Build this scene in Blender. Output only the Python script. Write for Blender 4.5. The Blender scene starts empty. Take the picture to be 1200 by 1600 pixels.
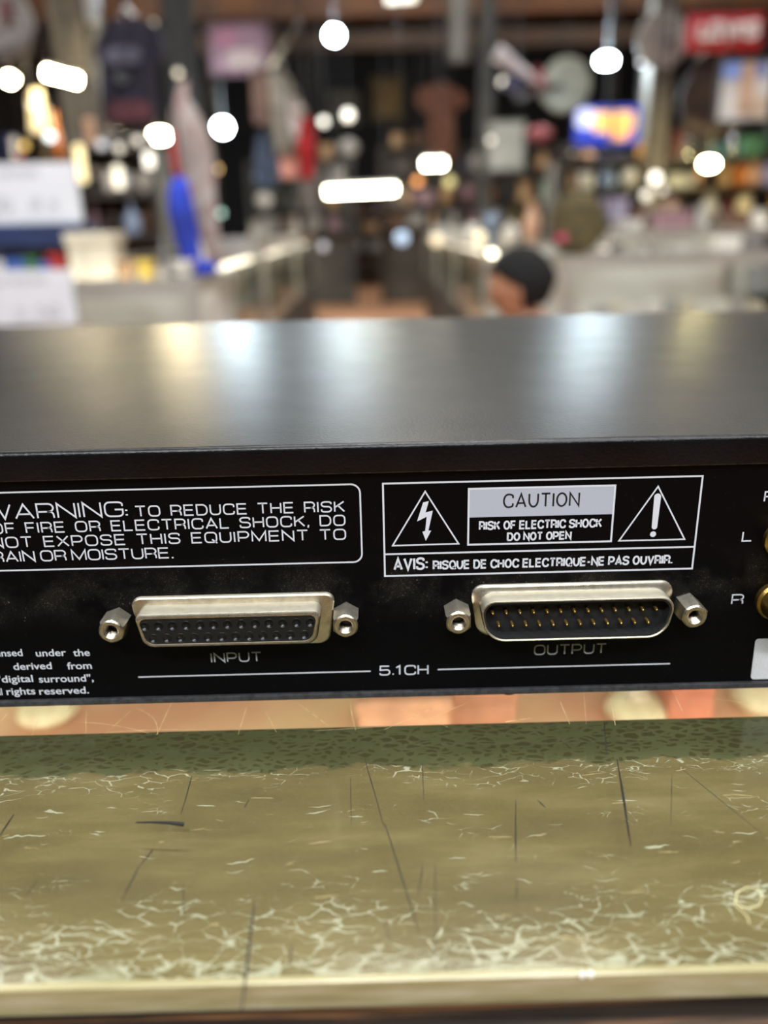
import bpy, bmesh, math, random
from mathutils import Vector, Matrix
random.seed(7)
PI = math.pi
S = 0.000893            # metres per drawing unit on the device (1 unit = 0.893 mm)
GLASS_Z = 0.95          # height of the glass counter top above the floor
EYE = GLASS_Z + 110*S   # camera height
sc = bpy.context.scene
COL = sc.collection

# ---------------------------------------------------------------- camera
FPX, PITCH, YAW, ROLL, DIST = 1264.1, 0.339334, 0.00645093, -0.0219415, 168.546
def cam_axes():
    cp, sp, cy, sy, cr, sr = (math.cos(PITCH), math.sin(PITCH), math.cos(YAW), math.sin(YAW), math.cos(ROLL), math.sin(ROLL))
    fwd = Vector((sy*cp, cy*cp, -sp)); right = Vector((cy, -sy, 0)); up = right.cross(fwd)
    return right*cr + up*sr, -right*sr + up*cr, fwd
RT, UP, FW = cam_axes()
CAM = Vector((0, -DIST*S, EYE))
cd = bpy.data.cameras.new('camera'); cam = bpy.data.objects.new('camera', cd); COL.objects.link(cam)
m = Matrix((RT, UP, -FW)).transposed().to_4x4(); m.translation = CAM; cam.matrix_world = m
cd.sensor_fit = 'VERTICAL'; cd.sensor_height = 24.0; cd.sensor_width = 18.0
cd.lens = FPX/1600*24.0
cd.clip_start = 0.005; cd.clip_end = 100
cd.dof.use_dof = True; cd.dof.focus_distance = 0.159; cd.dof.aperture_fstop = cd.lens/3.45
sc.camera = cam
sc.view_settings.view_transform = 'Standard'; sc.view_settings.look = 'None'
sc.view_settings.gamma = 1.0; sc.view_settings.use_curve_mapping = False
sc.view_settings.exposure = 0.0
try:
    sc.cycles.use_denoising = True
    sc.cycles.max_bounces = 8; sc.cycles.transparent_max_bounces = 16
    sc.cycles.sample_clamp_indirect = 4.0; sc.cycles.sample_clamp_direct = 120.0; sc.cycles.seed = 5
    sc.cycles.caustics_reflective = False; sc.cycles.caustics_refractive = False
except Exception: pass

# ---------------------------------------------------------------- world, added front fill and the room's unseen overhead lights
w = bpy.data.worlds.new('room_air'); sc.world = w; w.use_nodes = True
w.node_tree.nodes['Background'].inputs[0].default_value = (0.75, 0.82, 1.0, 1)
w.node_tree.nodes['Background'].inputs[1].default_value = 0.02
def area(name, loc, size, watts, col=(1, .96, .88), target=None):
    l = bpy.data.lights.new(name, 'AREA'); l.shape = 'RECTANGLE'; l.size, l.size_y = size
    l.energy = watts; l.color = col
    o = bpy.data.objects.new(name, l); COL.objects.link(o); o.location = loc
    if target:
        d = Vector(target) - Vector(loc); o.rotation_euler = d.to_track_quat('-Z', 'Y').to_euler()
    return o
area('unseen_overhead_light', (-0.6, -2.2, 3.6), (2.4, 0.3), 150, (.95, .98, 1), (0, 0, 1))  # unseen front fill behind the camera, added to light the rear panel
area('unseen_overhead_light', (1.2, -1.2, 4.0), (0.3, 2.4), 90, (.96, .98, 1), (0, 0, 1))  # second unseen fill added on the camera's side
area('unseen_overhead_light', (0.1, 0.45, 3.9), (1.6, 0.25), 80, (.98, .99, 1), (0, -.05, .95))
for yy in (3.0, 6.0, 9.5, 13.5):
    for xx in (-2.6, 0.4, 3.4):
        area('unseen_overhead_light', (xx, yy, 4.9), (1.6, 0.5), 55, (1, .95, .86))

# ---------------------------------------------------------------- pixel of the 1200 x 1600 frame -> point of the place
def ray(u, v): return FW + RT*((u-600)/FPX) + UP*((800-v)/FPX)
def at(u, v, Y):                         # on the upright plane y = Y metres
    d = ray(u, v); t = (Y - CAM.y)/d.y; return CAM + d*t
def px(u, v, Y): return ((Y - CAM.y)/ray(u, v).y)/FPX     # metres per pixel there
def panel(u, v, Yu=0.0):                 # on a plane parallel to the rear panel, in device units
    d = ray(u, v); t = (Yu + DIST)/(d.y); p = Vector((0, -DIST, 0)) + d*t; return p.x, p.z
def counter(u, v, Zu=-110.0):            # on a level plane, in device units
    d = ray(u, v); t = Zu/d.z; p = Vector((0, -DIST, 0)) + d*t; return p.x, p.y

# ---------------------------------------------------------------- materials
def lin(c):
    return tuple((x/255/12.92 if x/255 <= 0.04045 else ((x/255+.055)/1.055)**2.4) for x in c) + (1,)
class NT:
    def __init__(s, name):
        s.m = bpy.data.materials.new(name); s.m.use_nodes = True; s.t = s.m.node_tree
        s.b = s.t.nodes['Principled BSDF']; s.out = s.t.nodes['Material Output']
    def n(s, typ, **kw):
        x = s.t.nodes.new(typ)
        for k, v in kw.items():
            if k in x.inputs: x.inputs[k].default_value = v
            else: setattr(x, k, v)
        return x
    def l(s, a, b): s.t.links.new(a, b)
    def coord(s, scale=(1, 1, 1)):
        tc = s.n('ShaderNodeTexCoord'); mp = s.n('ShaderNodeMapping'); mp.inputs['Scale'].default_value = scale
        s.l(tc.outputs['Object'], mp.inputs['Vector']); return mp.outputs[0]
    def noise(s, vec, scale, detail=3, rough=.5, dist=0):
        x = s.n('ShaderNodeTexNoise'); x.inputs['Scale'].default_value = scale; x.inputs['Detail'].default_value = detail
        x.inputs['Roughness'].default_value = rough; x.inputs['Distortion'].default_value = dist
        s.l(vec, x.inputs['Vector']); return x.outputs['Fac']
    def ramp(s, fac, stops, interp='LINEAR'):
        x = s.n('ShaderNodeValToRGB'); x.color_ramp.interpolation = interp
        e = x.color_ramp.elements
        while len(e) < len(stops): e.new(0.5)
        for i, (p, c) in enumerate(stops):
            e[i].position = p; e[i].color = c if len(c) == 4 else lin(c)
        s.l(fac, x.inputs[0]); return x.outputs[0]
    def mix(s, fac, a, b, mode='MIX'):
        x = s.n('ShaderNodeMix', data_type='RGBA', blend_type=mode)
        for sock, v in ((x.inputs[0], fac), (x.inputs[6], a), (x.inputs[7], b)):
            if hasattr(v, 'links'): s.l(v, sock)
            else: sock.default_value = v if not isinstance(v, tuple) or len(v) == 4 else lin(v)
        return x.outputs[2]
    def math(s, op, a, b=0.0, c=None, clamp=False):
        x = s.n('ShaderNodeMath', operation=op); x.use_clamp = clamp
        for sock, v in zip(x.inputs, (a, b) + ((c,) if c is not None else ())):
            if hasattr(v, 'links'): s.l(v, sock)
            else: sock.default_value = v
        return x.outputs[0]
    def sep(s, vec):
        x = s.n('ShaderNodeSeparateXYZ'); s.l(vec, x.inputs[0]); return x.outputs
    def bump(s, h, dist, strength=1.0):
        x = s.n('ShaderNodeBump'); x.inputs['Strength'].default_value = strength; x.inputs['Distance'].default_value = dist*S
        s.l(h, x.inputs['Height']); s.l(x.outputs[0], s.b.inputs['Normal'])
    def base(s, v):
        if hasattr(v, 'links'): s.l(v, s.b.inputs['Base Color'])
        else: s.b.inputs['Base Color'].default_value = lin(v)
    def rough(s, v):
        if hasattr(v, 'links'): s.l(v, s.b.inputs['Roughness'])
        else: s.b.inputs['Roughness'].default_value = v
_mc = {}
def M(c, rough=.5, metal=0.0, var=.12, scale=18.0, coat=0.0, name=None, sheen=0):
    key = (c, rough, metal, var, scale, coat)
    if key in _mc: return _mc[key]
    k = NT(name or 'surface')
    f = k.noise(k.coord(), scale, 4)
    lo = tuple(max(0, x*(1-var)) for x in c); hi = tuple(min(255, x*(1+var)) for x in c)
    k.base(k.ramp(f, [(.3, lo), (.7, hi)])); k.rough(rough); k.b.inputs['Metallic'].default_value = metal
    k.b.inputs['Coat Weight'].default_value = coat
    _mc[key] = k.m; return k.m
_me = {}
def EM(c, strength):
    if (c, strength) in _me: return _me[(c, strength)]
    k = NT('lit'); k.base(c); k.b.inputs['Emission Color'].default_value = lin(c)
    k.b.inputs['Emission Strength'].default_value = strength
    if strength < 6: k.m.cycles.emission_sampling = 'NONE'
    _me[(c, strength)] = k.m; return k.m
def glass_mat(name, tint=(235, 242, 236), rough=.02, ior=1.5, extra=0.0):
    k = NT(name); k.t.nodes.remove(k.b)
    tr = k.n('ShaderNodeBsdfTransparent'); tr.inputs[0].default_value = lin(tint)
    gl = k.n('ShaderNodeBsdfGlossy'); gl.inputs['Roughness'].default_value = rough
    lw = k.n('ShaderNodeLayerWeight'); lw.inputs['Blend'].default_value = .5; f0 = ((ior-1)/(ior+1))**2
    fr = k.math('ADD', k.math('MULTIPLY', k.math('POWER', lw.outputs['Facing'], 5.0), 1-f0), f0+extra, clamp=True)
    mx = k.n('ShaderNodeMixShader'); k.l(fr, mx.inputs[0])
    k.l(tr.outputs[0], mx.inputs[1]); k.l(gl.outputs[0], mx.inputs[2]); k.l(mx.outputs[0], k.out.inputs[0])
    return k.m
GLASS = glass_mat('clear_glass', (248, 250, 249))

# ---------------------------------------------------------------- object helpers
def link(name, bm, mat, parent=None, loc=(0, 0, 0), rot=(0, 0, 0), smooth=False, scale=1.0):
    me = bpy.data.meshes.new(name); bmesh.ops.recalc_face_normals(bm, faces=bm.faces[:]); bm.to_mesh(me); bm.free()
    for mt in (mat if isinstance(mat, (list, tuple)) else [mat]): me.materials.append(mt)
    if smooth:
        for p in me.polygons: p.use_smooth = True
        if smooth != True: me.set_sharp_from_angle(angle=math.radians(smooth))
    o = bpy.data.objects.new(name, me); COL.objects.link(o)
    o.location = loc; o.rotation_euler = rot; o.scale = (scale,)*3
    if parent: o.parent = parent
    return o
def thing(name, label, cat, loc=(0, 0, 0), rot=(0, 0, 0), group=None):
    o = bpy.data.objects.new(name, None); COL.objects.link(o); o.location = loc; o.rotation_euler = rot
    o.empty_display_size = .02; tag(o, label, cat, group); return o
def tag(o, label, cat, group=None):
    o['label'] = label; o['category'] = cat
    if group: o['group'] = group
    return o
def box(bm, x0, x1, y0, y1, z0, z1, bev=0.0, seg=2, mi=0):
    vs = [bm.verts.new(p) for p in ((x0, y0, z0), (x1, y0, z0), (x1, y1, z0), (x0, y1, z0), (x0, y0, z1), (x1, y0, z1), (x1, y1, z1), (x0, y1, z1))]
    fs = [bm.faces.new([vs[i] for i in q]) for q in ((3, 2, 1, 0), (4, 5, 6, 7), (0, 1, 5, 4), (1, 2, 6, 5), (2, 3, 7, 6), (3, 0, 4, 7))]
    for f in fs: f.material_index = mi
    if bev:
        es = list({e for f in fs for e in f.edges})
        r = bmesh.ops.bevel(bm, geom=es, offset=bev, segments=seg, affect='EDGES', profile=.6)
    return vs
def B(*a, **k):
    bm = bmesh.new(); box(bm, *a, **k); return bm
def lathe(bm, prof, n=24, c=(0, 0, 0), axis='Z', squash=(1, 1), mi=0):
    rings = []
    for r, h in prof:
        ring = []
        for i in range(n):
            a = 2*PI*i/n; x, y = r*math.cos(a)*squash[0], r*math.sin(a)*squash[1]
            p = {'Z': (x, y, h), 'Y': (x, h, y), 'X': (h, x, y)}[axis]
            ring.append(bm.verts.new((p[0]+c[0], p[1]+c[1], p[2]+c[2])))
        rings.append(ring)
    for a, b in zip(rings, rings[1:]):
        for i in range(n):
            f = bm.faces.new((a[i], a[(i+1) % n], b[(i+1) % n], b[i])); f.material_index = mi
    for ring, (r, h) in ((rings[0], prof[0]), (rings[-1], prof[-1])):
        if r > 1e-7:
            f = bm.faces.new(ring); f.material_index = mi
    bmesh.ops.remove_doubles(bm, verts=[v for r in rings for v in r], dist=1e-8)
    return bm
def L(prof, n=24, **k):
    bm = bmesh.new(); lathe(bm, prof, n, **k); return bm
def tube(bm, pts, r, n=8, r1=None):
    pts = [Vector(p) for p in pts]; rings = []; N = len(pts)
    for i, p in enumerate(pts):
        d = (pts[min(i+1, N-1)] - pts[max(i-1, 0)]).normalized()
        a = d.orthogonal().normalized() if i == 0 else (pa - d*pa.dot(d)).normalized()
        pa = a; b = d.cross(a); rr = r if r1 is None else r + (r1-r)*i/(N-1)
        rings.append([bm.verts.new(p + (a*math.cos(2*PI*k/n) + b*math.sin(2*PI*k/n))*rr) for k in range(n)])
    for a, b in zip(rings, rings[1:]):
        for k in range(n): bm.faces.new((a[k], a[(k+1) % n], b[(k+1) % n], b[k]))
    bm.faces.new(rings[0][::-1]); bm.faces.new(rings[-1]); return bm
def T(pts, r, n=8, r1=None):
    bm = bmesh.new(); tube(bm, pts, r, n, r1); return bm
def prism(bm, pts, y0, y1, mi=0):          # closed outline in (x, z), extruded along y
    a = [bm.verts.new((x, y0, z)) for x, z in pts]; b = [bm.verts.new((x, y1, z)) for x, z in pts]
    n = len(pts); fs = [bm.faces.new(a), bm.faces.new(b[::-1])]
    for i in range(n): fs.append(bm.faces.new((a[i], a[(i+1) % n], b[(i+1) % n], b[i])))
    for f in fs: f.material_index = mi
    return a, b
def P(pts, y0, y1):
    bm = bmesh.new(); prism(bm, pts, y0, y1); return bm
def rounded(pts, r, closed=True, seg=6):   # pts: (x, z) or (x, z, own radius)
    out = []; n = len(pts)
    for i, p in enumerate(pts):
        rr = p[2] if len(p) > 2 else r
        if (not closed and i in (0, n-1)) or rr <= 0: out.append((p[0], p[1])); continue
        A, Q, C = Vector(pts[i-1][:2]), Vector(p[:2]), Vector(pts[(i+1) % n][:2])
        d0, d1 = A-Q, C-Q; k0 = min(rr, d0.length*.5); k1 = min(rr, d1.length*.5)
        s, e = Q + d0.normalized()*k0, Q + d1.normalized()*k1
        ctrl = .55
        for j in range(seg+1):
            t = j/seg; c1 = s + (Q-s)*ctrl; c2 = e + (Q-e)*ctrl
            q = s*(1-t)**3 + c1*3*t*(1-t)**2 + c2*3*t*t*(1-t) + e*t**3
            out.append((q.x, q.y))
    return out
def ribbon(bm, pts, wd, y, closed=False, th=.03):   # a flat inked line on the panel
    V = [Vector(p) for p in pts]
    W = [V[0]]
    for v in V[1:]:
        if (v-W[-1]).length > 1e-5: W.append(v)
    if closed and (W[0]-W[-1]).length < 1e-5: W.pop()
    V = W; n = len(V); L_, R_ = [], []
    for i in range(n):
        if closed: a, b = V[i-1], V[(i+1) % n]
        else: a, b = V[max(i-1, 0)], V[min(i+1, n-1)]
        d0 = (V[i]-a); d1 = (b-V[i])
        if d0.length < 1e-9: d0 = d1
        if d1.length < 1e-9: d1 = d0
        d0, d1 = d0.normalized(), d1.normalized(); n0 = Vector((-d0.y, d0.x)); n1 = Vector((-d1.y, d1.x))
        mm = (n0+n1); mm = n0 if mm.length < 1e-6 else mm.normalized(); k = 1/max(.38, mm.dot(n0))
        L_.append(V[i] + mm*wd/2*k); R_.append(V[i] - mm*wd/2*k)
    rng = range(n if closed else n-1)
    fl = [bm.verts.new((p.x, y, p.y)) for p in L_]; fr = [bm.verts.new((p.x, y, p.y)) for p in R_]
    bl = [bm.verts.new((p.x, y+th, p.y)) for p in L_]; br = [bm.verts.new((p.x, y+th, p.y)) for p in R_]
    for i in rng:
        j = (i+1) % n
        bm.faces.new((fl[i], fr[i], fr[j], fl[j]))
        bm.faces.new((fl[i], fl[j], bl[j], bl[i])); bm.faces.new((fr[i], br[i], br[j], fr[j]))
    if not closed:
        bm.faces.new((fl[0], bl[0], br[0], fr[0])); bm.faces.new((fl[-1], fr[-1], br[-1], bl[-1]))

# ---------------------------------------------------------------- wide square-cornered lettering drawn with strokes
q = .34
GL = {
 'A': (1.1, [[(0, 0), (.55, 1), (1.1, 0)], [(.2, .3), (.9, .3)]]),
 'C': (1.05, [[(1.05, .7), (1.05, 1, q), (0, 1, q), (0, 0, q), (1.05, 0, q), (1.05, .3)]]),
 'D': (1.05, [[(0, 0), (0, 1), (1.05, 1, .42), (1.05, 0, .42), (0, 0)]]),
 'E': (.92, [[(.92, 1), (0, 1), (0, 0), (.92, 0)], [(0, .52), (.86, .52)]]),
 'F': (.86, [[(.86, 1), (0, 1), (0, 0)], [(0, .5), (.78, .5)]]),
 'G': (1.08, [[(1.08, .72), (1.08, 1, q), (0, 1, q), (0, 0, q), (1.08, 0, q), (1.08, .48), (.6, .48)]]),
 'H': (1.0, [[(0, 0), (0, 1)], [(1, 0), (1, 1)], [(0, .52), (1, .52)]]),
 'I': (.02, [[(0, 0), (0, 1)]]),
 'K': (.98, [[(0, 0), (0, 1)], [(.95, 1), (.06, .45)], [(.34, .62), (.98, 0)]]),
 'L': (.84, [[(0, 1), (0, 0), (.84, 0)]]),
 'M': (1.3, [[(0, 0), (0, 1), (.65, .08), (1.3, 1), (1.3, 0)]]),
 'N': (1.06, [[(0, 0), (0, 1), (1.06, 0), (1.06, 1)]]),
 'O': (1.1, [[(0, 0, q), (0, 1, q), (1.1, 1, q), (1.1, 0, q), 'c']]),
 'P': (.98, [[(0, 0), (0, 1), (.98, 1, q), (.98, .4, q), (0, .4)]]),
 'Q': (1.1, [[(0, 0, q), (0, 1, q), (1.1, 1, q), (1.1, 0, q), 'c'], [(.66, .3), (1.14, -.08)]]),
 'R': (1.0, [[(0, 0), (0, 1), (1, 1, q), (1, .44, q), (0, .44)], [(.6, .44), (.97, .42, .2), (.99, 0)]]),
 'S': (1.0, [[(.98, .76), (.98, 1, q), (0, 1, q), (0, .54, .3), (1, .5, .3), (1, 0, q), (0, 0, q), (0, .26)]]),
 'T': (1.0, [[(0, 1), (1, 1)], [(.5, 1), (.5, 0)]]),
 'U': (1.02, [[(0, 1), (0, 0, q), (1.02, 0, q), (1.02, 1)]]),
 'W': (1.6, [[(0, 1), (.42, 0), (.8, .95), (1.18, 0), (1.6, 1)]]),
 'X': (1.05, [[(0, 0), (1.05, 1)], [(0, 1), (1.05, 0)]]),
 '5': (.95, [[(.9, 1), (.06, 1), (.02, .55), (.95, .6, q), (.95, 0, q), (0, 0, q), (0, .2)]]),
 '1': (.36, [[(0, .8), (.34, 1), (.34, 0)]]),
 '.': (.06, [[(.03, 0), (.03, .13)]]), ':': (.06, [[(.03, .08), (.03, .22)], [(.03, .55), (.03, .69)]]),
 'V': (1.05, [[(0, 1), (.525, 0), (1.05, 1)]]), '-': (.5, [[(0, .42), (.5, .42)]]),
 ',': (.08, [[(.06, .1), (.0, -.16)]]),
}
def stroke_text(bm, s, x0, x1, z, h, wd, y=-.05, gap=.32, space=.7, rnd=1.0):
    xs = []; x = 0
    for ch in s:
        if ch == ' ': x += space - gap*.3; continue
        xs.append((ch, x)); x += GL[ch][0] + gap
    tot = xs[-1][1] + GL[xs[-1][0]][0]; k = (x1-x0)/tot
    for ch, gx in xs:
        for st in GL[ch][1]:
            cl = st[-1] == 'c'; pts = st[:-1] if cl else st
            pp = [(x0 + (gx+p[0])*k, z + p[1]*h) + ((p[2]*h*rnd,) if len(p) > 2 else ()) for p in pts]
            ribbon(bm, rounded(pp, 0, cl), wd, y, cl)
def line_px(bm, s, u0, v0, u1, v1, hpx, wd, **k):   # baseline from (u0, v0) to (u1, v1)
    a, b = panel(u0, v0), panel(u1, v1); up_ = panel((u0+u1)/2, (v0+v1)/2-hpx)[1]; z = (a[1]+b[1])/2
    stroke_text(bm, s, a[0], b[0], z, up_-z, wd, **k)
def type_text(bm, s, x0, x1, z, h, bold=0.0, y=-.05, th=.04, cap='H', mi=0):   # built-in sans lettering fitted to a width and cap height
    def mesh(t, off):
        cu = bpy.data.curves.new('t', 'FONT'); cu.body = t; cu.size = 1; cu.resolution_u = 4; cu.offset = off
        o = bpy.data.objects.new('t', cu); COL.objects.link(o)
        dg = bpy.context.evaluated_depsgraph_get(); me = bpy.data.meshes.new_from_object(o.evaluated_get(dg))
        bpy.data.objects.remove(o); bpy.data.curves.remove(cu); return me
    c = mesh(cap, 0); ch = max(v.co.y for v in c.vertices); bpy.data.meshes.remove(c)
    me = mesh(s, bold); a = min(v.co.x for v in me.vertices); b = max(v.co.x for v in me.vertices)
    kx, kz = (x1-x0)/(b-a), h/ch
    for part in (y, y+th)[:1]:
        vs = [bm.verts.new((x0+(v.co.x-a)*kx, part, z+v.co.y*kz)) for v in me.vertices]
        for p in me.polygons:
            try:
                f = bm.faces.new([vs[i] for i in p.vertices]); f.material_index = mi
            except ValueError: pass
    bpy.data.meshes.remove(me)
def type_px(bm, s, u0, v0, u1, v1, hpx, **k):
    a, b = panel(u0, v0), panel(u1, v1); up_ = panel((u0+u1)/2, (v0+v1)/2-hpx)[1]; z = (a[1]+b[1])/2
    type_text(bm, s, a[0], b[0], z, up_-z, **k)
# ================================================================ the audio unit on the counter
def powder_coat():
    k = NT('black_powder_coat'); v = k.coord()
    f1 = k.noise(v, 1.5, 3, .6); f2 = k.noise(v, .05, 4, .6)
    k.base(k.ramp(f2, [(.35, (3, 3, 5)), (.7, (9, 10, 13))]))
    k.rough(k.ramp(f2, [(.3, (.305,)*3+(1,)), (.7, (.35,)*3+(1,))]))
    k.b.inputs['Specular IOR Level'].default_value = .32
    k.bump(f1, .13, .75); return k.m
def panel_paint():
    k = NT('black_panel_paint'); v = k.coord()
    def specks(scale, r, seed):
        vo = k.n('ShaderNodeTexVoronoi'); vo.inputs['Scale'].default_value = scale; k.l(v, vo.inputs['Vector'])
        near = k.math('LESS_THAN', vo.outputs['Distance'], r)
        sx = k.sep(vo.outputs['Color']); return k.math('MULTIPLY', near, k.math('GREATER_THAN', sx[seed], .72))
    x, y, z = k.sep(v)
    patch = k.noise(v, .09, 4, .65)
    # dust lies thicker round the two connectors
    d1 = k.math('SUBTRACT', 1.0, k.math('DIVIDE', k.math('ABSOLUTE', k.math('ADD', z, 78)), 9.0), clamp=True)
    dusty = k.math('MULTIPLY', k.ramp(patch, [(.42, (0, 0, 0, 1)), (.62, (1, 1, 1, 1))]), d1)
    sp = k.math('MAXIMUM', k.math('MULTIPLY', specks(1.6, .17, 0), .5), k.math('MULTIPLY', specks(.55, .09, 1), .8))
    fine = k.math('MULTIPLY', specks(4.2, .34, 2), dusty)
    haze = k.math('MULTIPLY', dusty, .035)
    amt = k.math('ADD', k.math('MULTIPLY', sp, k.math('ADD', k.math('MULTIPLY', dusty, .6), .04)), k.math('ADD', k.math('MULTIPLY', fine, .22), haze), clamp=True)
    k.base(k.mix(amt, (3, 3, 5), (150, 142, 128))); k.rough(.4)
    k.b.inputs['Specular IOR Level'].default_value = .1
    return k.m
POWDER, PAINT = powder_coat(), panel_paint()
def dusty_metal(name, c, dust, rough=.3, amt=.5):
    k = NT(name); v = k.coord(); f = k.noise(v, 3.0, 5, .7); g = k.noise(v, .5, 3)
    geo = k.n('ShaderNodeNewGeometry'); up_ = k.sep(geo.outputs['Normal'])[2]
    d = k.math('MULTIPLY', k.math('MULTIPLY', k.math('MAXIMUM', up_, 0.0), k.ramp(f, [(.25, (.35,)*3+(1,)), (.6, (1, 1, 1, 1))])), amt, clamp=True)
    k.base(k.mix(d, k.ramp(g, [(.3, tuple(x*.85 for x in c)), (.7, c)]), dust))
    k.l(k.math('SUBTRACT', 1.0, d), k.b.inputs['Metallic']); k.rough(k.math('ADD', k.math('MULTIPLY', d, .4), rough))
    k.bump(f, .07, .6); return k.m
NICKEL = dusty_metal('dusty_nickel_plate', (214, 206, 188), (208, 199, 174), .23, .7)
NICKEL2 = dusty_metal('nickel_jackscrew', (205, 196, 178), (215, 208, 188), .22, .3)
GOLD = dusty_metal('gold_plate', (214, 172, 88), (200, 180, 130), .3, .2)
INK = M((208, 212, 220), .5, var=.03, name='white_ink'); INKG = M((172, 177, 190), .5, var=.03)
BLACKP = M((7, 7, 9), .5, var=.2, scale=2.0, name='black_plastic')
BLACKINK = M((12, 12, 14), .6, var=.05)

dev = thing('audio_processor', 'black rack audio processor, rear side forward, standing on the scratched glass counter', 'audio processor', (0, 0, EYE))
dev.scale = (S,)*3
X0, X1, ZT, YB = -236.0, 248.0, -43.6, 244.0
def arc(cx, cz, r, a0, a1, n=6): return [(cx + r*math.cos(a0+(a1-a0)*i/n), cz + r*math.sin(a0+(a1-a0)*i/n)) for i in range(n+1)]
# top cover: sheet folded down over the rear edge
prof = [(YB+1, -52)] + [(YB+1, ZT-1.4)] + arc(YB-.4, ZT-1.4, 1.4, 0, PI/2) + arc(.1, ZT-1.3, 1.3, PI/2, PI) + [(-1.2, -49.9), (-.3, -49.9), (-.3, ZT-1.0), (YB, ZT-1.0), (YB, -52)]
bm = bmesh.new()
a = [bm.verts.new((X0-1, y, z)) for y, z in prof]; b = [bm.verts.new((X1+1, y, z)) for y, z in prof]
for i in range(len(prof)):
    j = (i+1) % len(prof); bm.faces.new((a[i], b[i], b[j], a[j]))
bm.faces.new(a); bm.faces.new(b)
box(bm, X0-1, X0, .5, YB, -104.5, ZT-1.2); box(bm, X1, X1+1, .5, YB, -104.5, ZT-1.2)
link('top_cover', bm, POWDER, dev, smooth=40)
# cover seam: bright folded lip just under the cover
link('cover_seam', B(X0, X1, -.5, .2, -50.35, -50.05), M((66, 66, 68), .4, metal=.2, var=.4, scale=.6), dev)
bm = bmesh.new(); box(bm, X0, X1, 0, 1.2, -104.9, -45.2); link('rear_panel', bm, PAINT, dev)
bm = bmesh.new(); box(bm, X0-.5, X1+.5, -.9, YB, -106.25, -104.75, .25, 2)
link('bottom_plate', bm, M((58, 58, 60), .5, metal=.3, var=.25, scale=.7), dev)
link('front_panel', B(X0-4, X1+4, YB+1, YB+5, -105.5, ZT-.4, bev=.5), POWDER, dev)
for fx in (X0+22, X1-22):
    for fy in (34, YB-30):
        link('rubber_foot', L([(0, -110), (9, -110), (9.6, -109.2), (10.4, -106.2), (0, -106.2)], 28, c=(fx, fy, 0)), BLACKP, dev, smooth=40)
bm = L([(0, -107.5), (1.2, -107.4), (2.2, -107), (2.6, -106.2), (0, -106.2)], 20, c=(30.3, 2.2, 0)); link('screw', bm, M((40, 40, 42), .4, metal=.6), dev, smooth=40)

# ---- printing on the panel
bm = bmesh.new()
xr = panel(563.5, 800)[0]; zt, zb = -52.9, -71.3; xl = -116.0
ribbon(bm, rounded([(xl, zb), (xl, zt), (xr, zt), (xr, zb)], 2.0, True), .36, -.05, True)
line_px(bm, 'WARNING', -22, 811.3, 193, 806.5, 22, .37, gap=.25)
line_px(bm, ':', 197, 806.5, 200, 806.5, 15, .5)
line_px(bm, 'TO REDUCE THE RISK', 213, 806.2, 538, 799.5, 15.5, .33, gap=.36, space=.95)
line_px(bm, 'OF FIRE OR ELECTRICAL SHOCK, DO', -12, 832.3, 539, 821.8, 15.3, .33, gap=.36, space=.95)
line_px(bm, 'NOT EXPOSE THIS EQUIPMENT TO', -12, 855.0, 540, 843.0, 15.3, .33, gap=.36, space=.95)
line_px(bm, 'RAIN OR MOISTURE', -10, 877.2, 264, 872.2, 15.3, .33, gap=.28, space=.45)
line_px(bm, '.', 269, 872.2, 271, 872.2, 15.3, .4)
link('warning_print', bm, INK, dev)
bm = bmesh.new()
c1, c2, ct, cb, cdv = .98, 70.96, -52.92, -74.93, -69.59
ribbon(bm, [(c1, cb), (c1, ct), (c2, ct), (c2, cb)], .4, -.05, True)
ribbon(bm, [(c1, cdv), (c2, cdv)], .4, -.055)
i1, i2, it, ib = 19.79, 51.93, -54.6, -67.76
ribbon(bm, [(i1, ib), (i1, it), (i2, it), (i2, ib)], .42, -.05, True)
for tri in (((664.3, 768), (613.5, 852.5), (716.5, 849.5)), ((1028.3, 760), (967, 845), (1069.5, 842.5))):
    ribbon(bm, [panel(*p) for p in tri], .33, -.05, True)
bolt = [(783, 315), (810, 308), (795, 362), (829, 353), (808, 447), (821, 447), (796, 495), (780, 452), (793, 448), (800, 382), (755, 404)]
bolt = [panel(400+x/3, 680+y/3) for x, y in bolt]
def flat(bm, pts, y=-.05, mi=0):
    f = bm.faces.new([bm.verts.new((x, y, z)) for x, z in pts]); f.material_index = mi; return f
r_ = flat(bm, bolt); r_.normal_update(); bmesh.ops.triangulate(bm, faces=[r_])
tx, tz = panel(1027.5, 776); bx, bz = panel(1022.5, 823); dx, dz = panel(1020.3, 834.5)
flat(bm, arc(tx, tz, .76, 0, PI, 10) + arc(bx, bz, .62, PI, 2*PI, 10)); flat(bm, arc(dx, dz, .68, 0, 2*PI, 18)[:-1])
line_px(bm, 'RISK OF ELECTRIC SHOCK', 749.5, 827.5, 939, 822.5, 11.6, .4, gap=.42, space=.75, rnd=1.5)
line_px(bm, 'DO NOT OPEN', 793.2, 843.6, 891.5, 842.2, 10.8, .4, gap=.42, space=.75, rnd=1.5)
line_px(bm, 'AVIS:', 616.5, 890, 667, 888.6, 16.6, .52, gap=.42, rnd=1.5)
line_px(bm, 'RISQUE DE CHOC ELECTRIQUE-NE PAS OUVRIR.', 677.5, 888, 1049, 880.8, 11.8, .42, gap=.42, space=.75, rnd=1.5)
cp_ = link('caution_print', bm, INK, dev)
bm = bmesh.new(); flat(bm, [(i1, it), (i2, it), (i2, panel(840, 806)[1]), (i1, panel(840, 806)[1])], -.045)
link('caution_block', bm, INKG, cp_)
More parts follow.
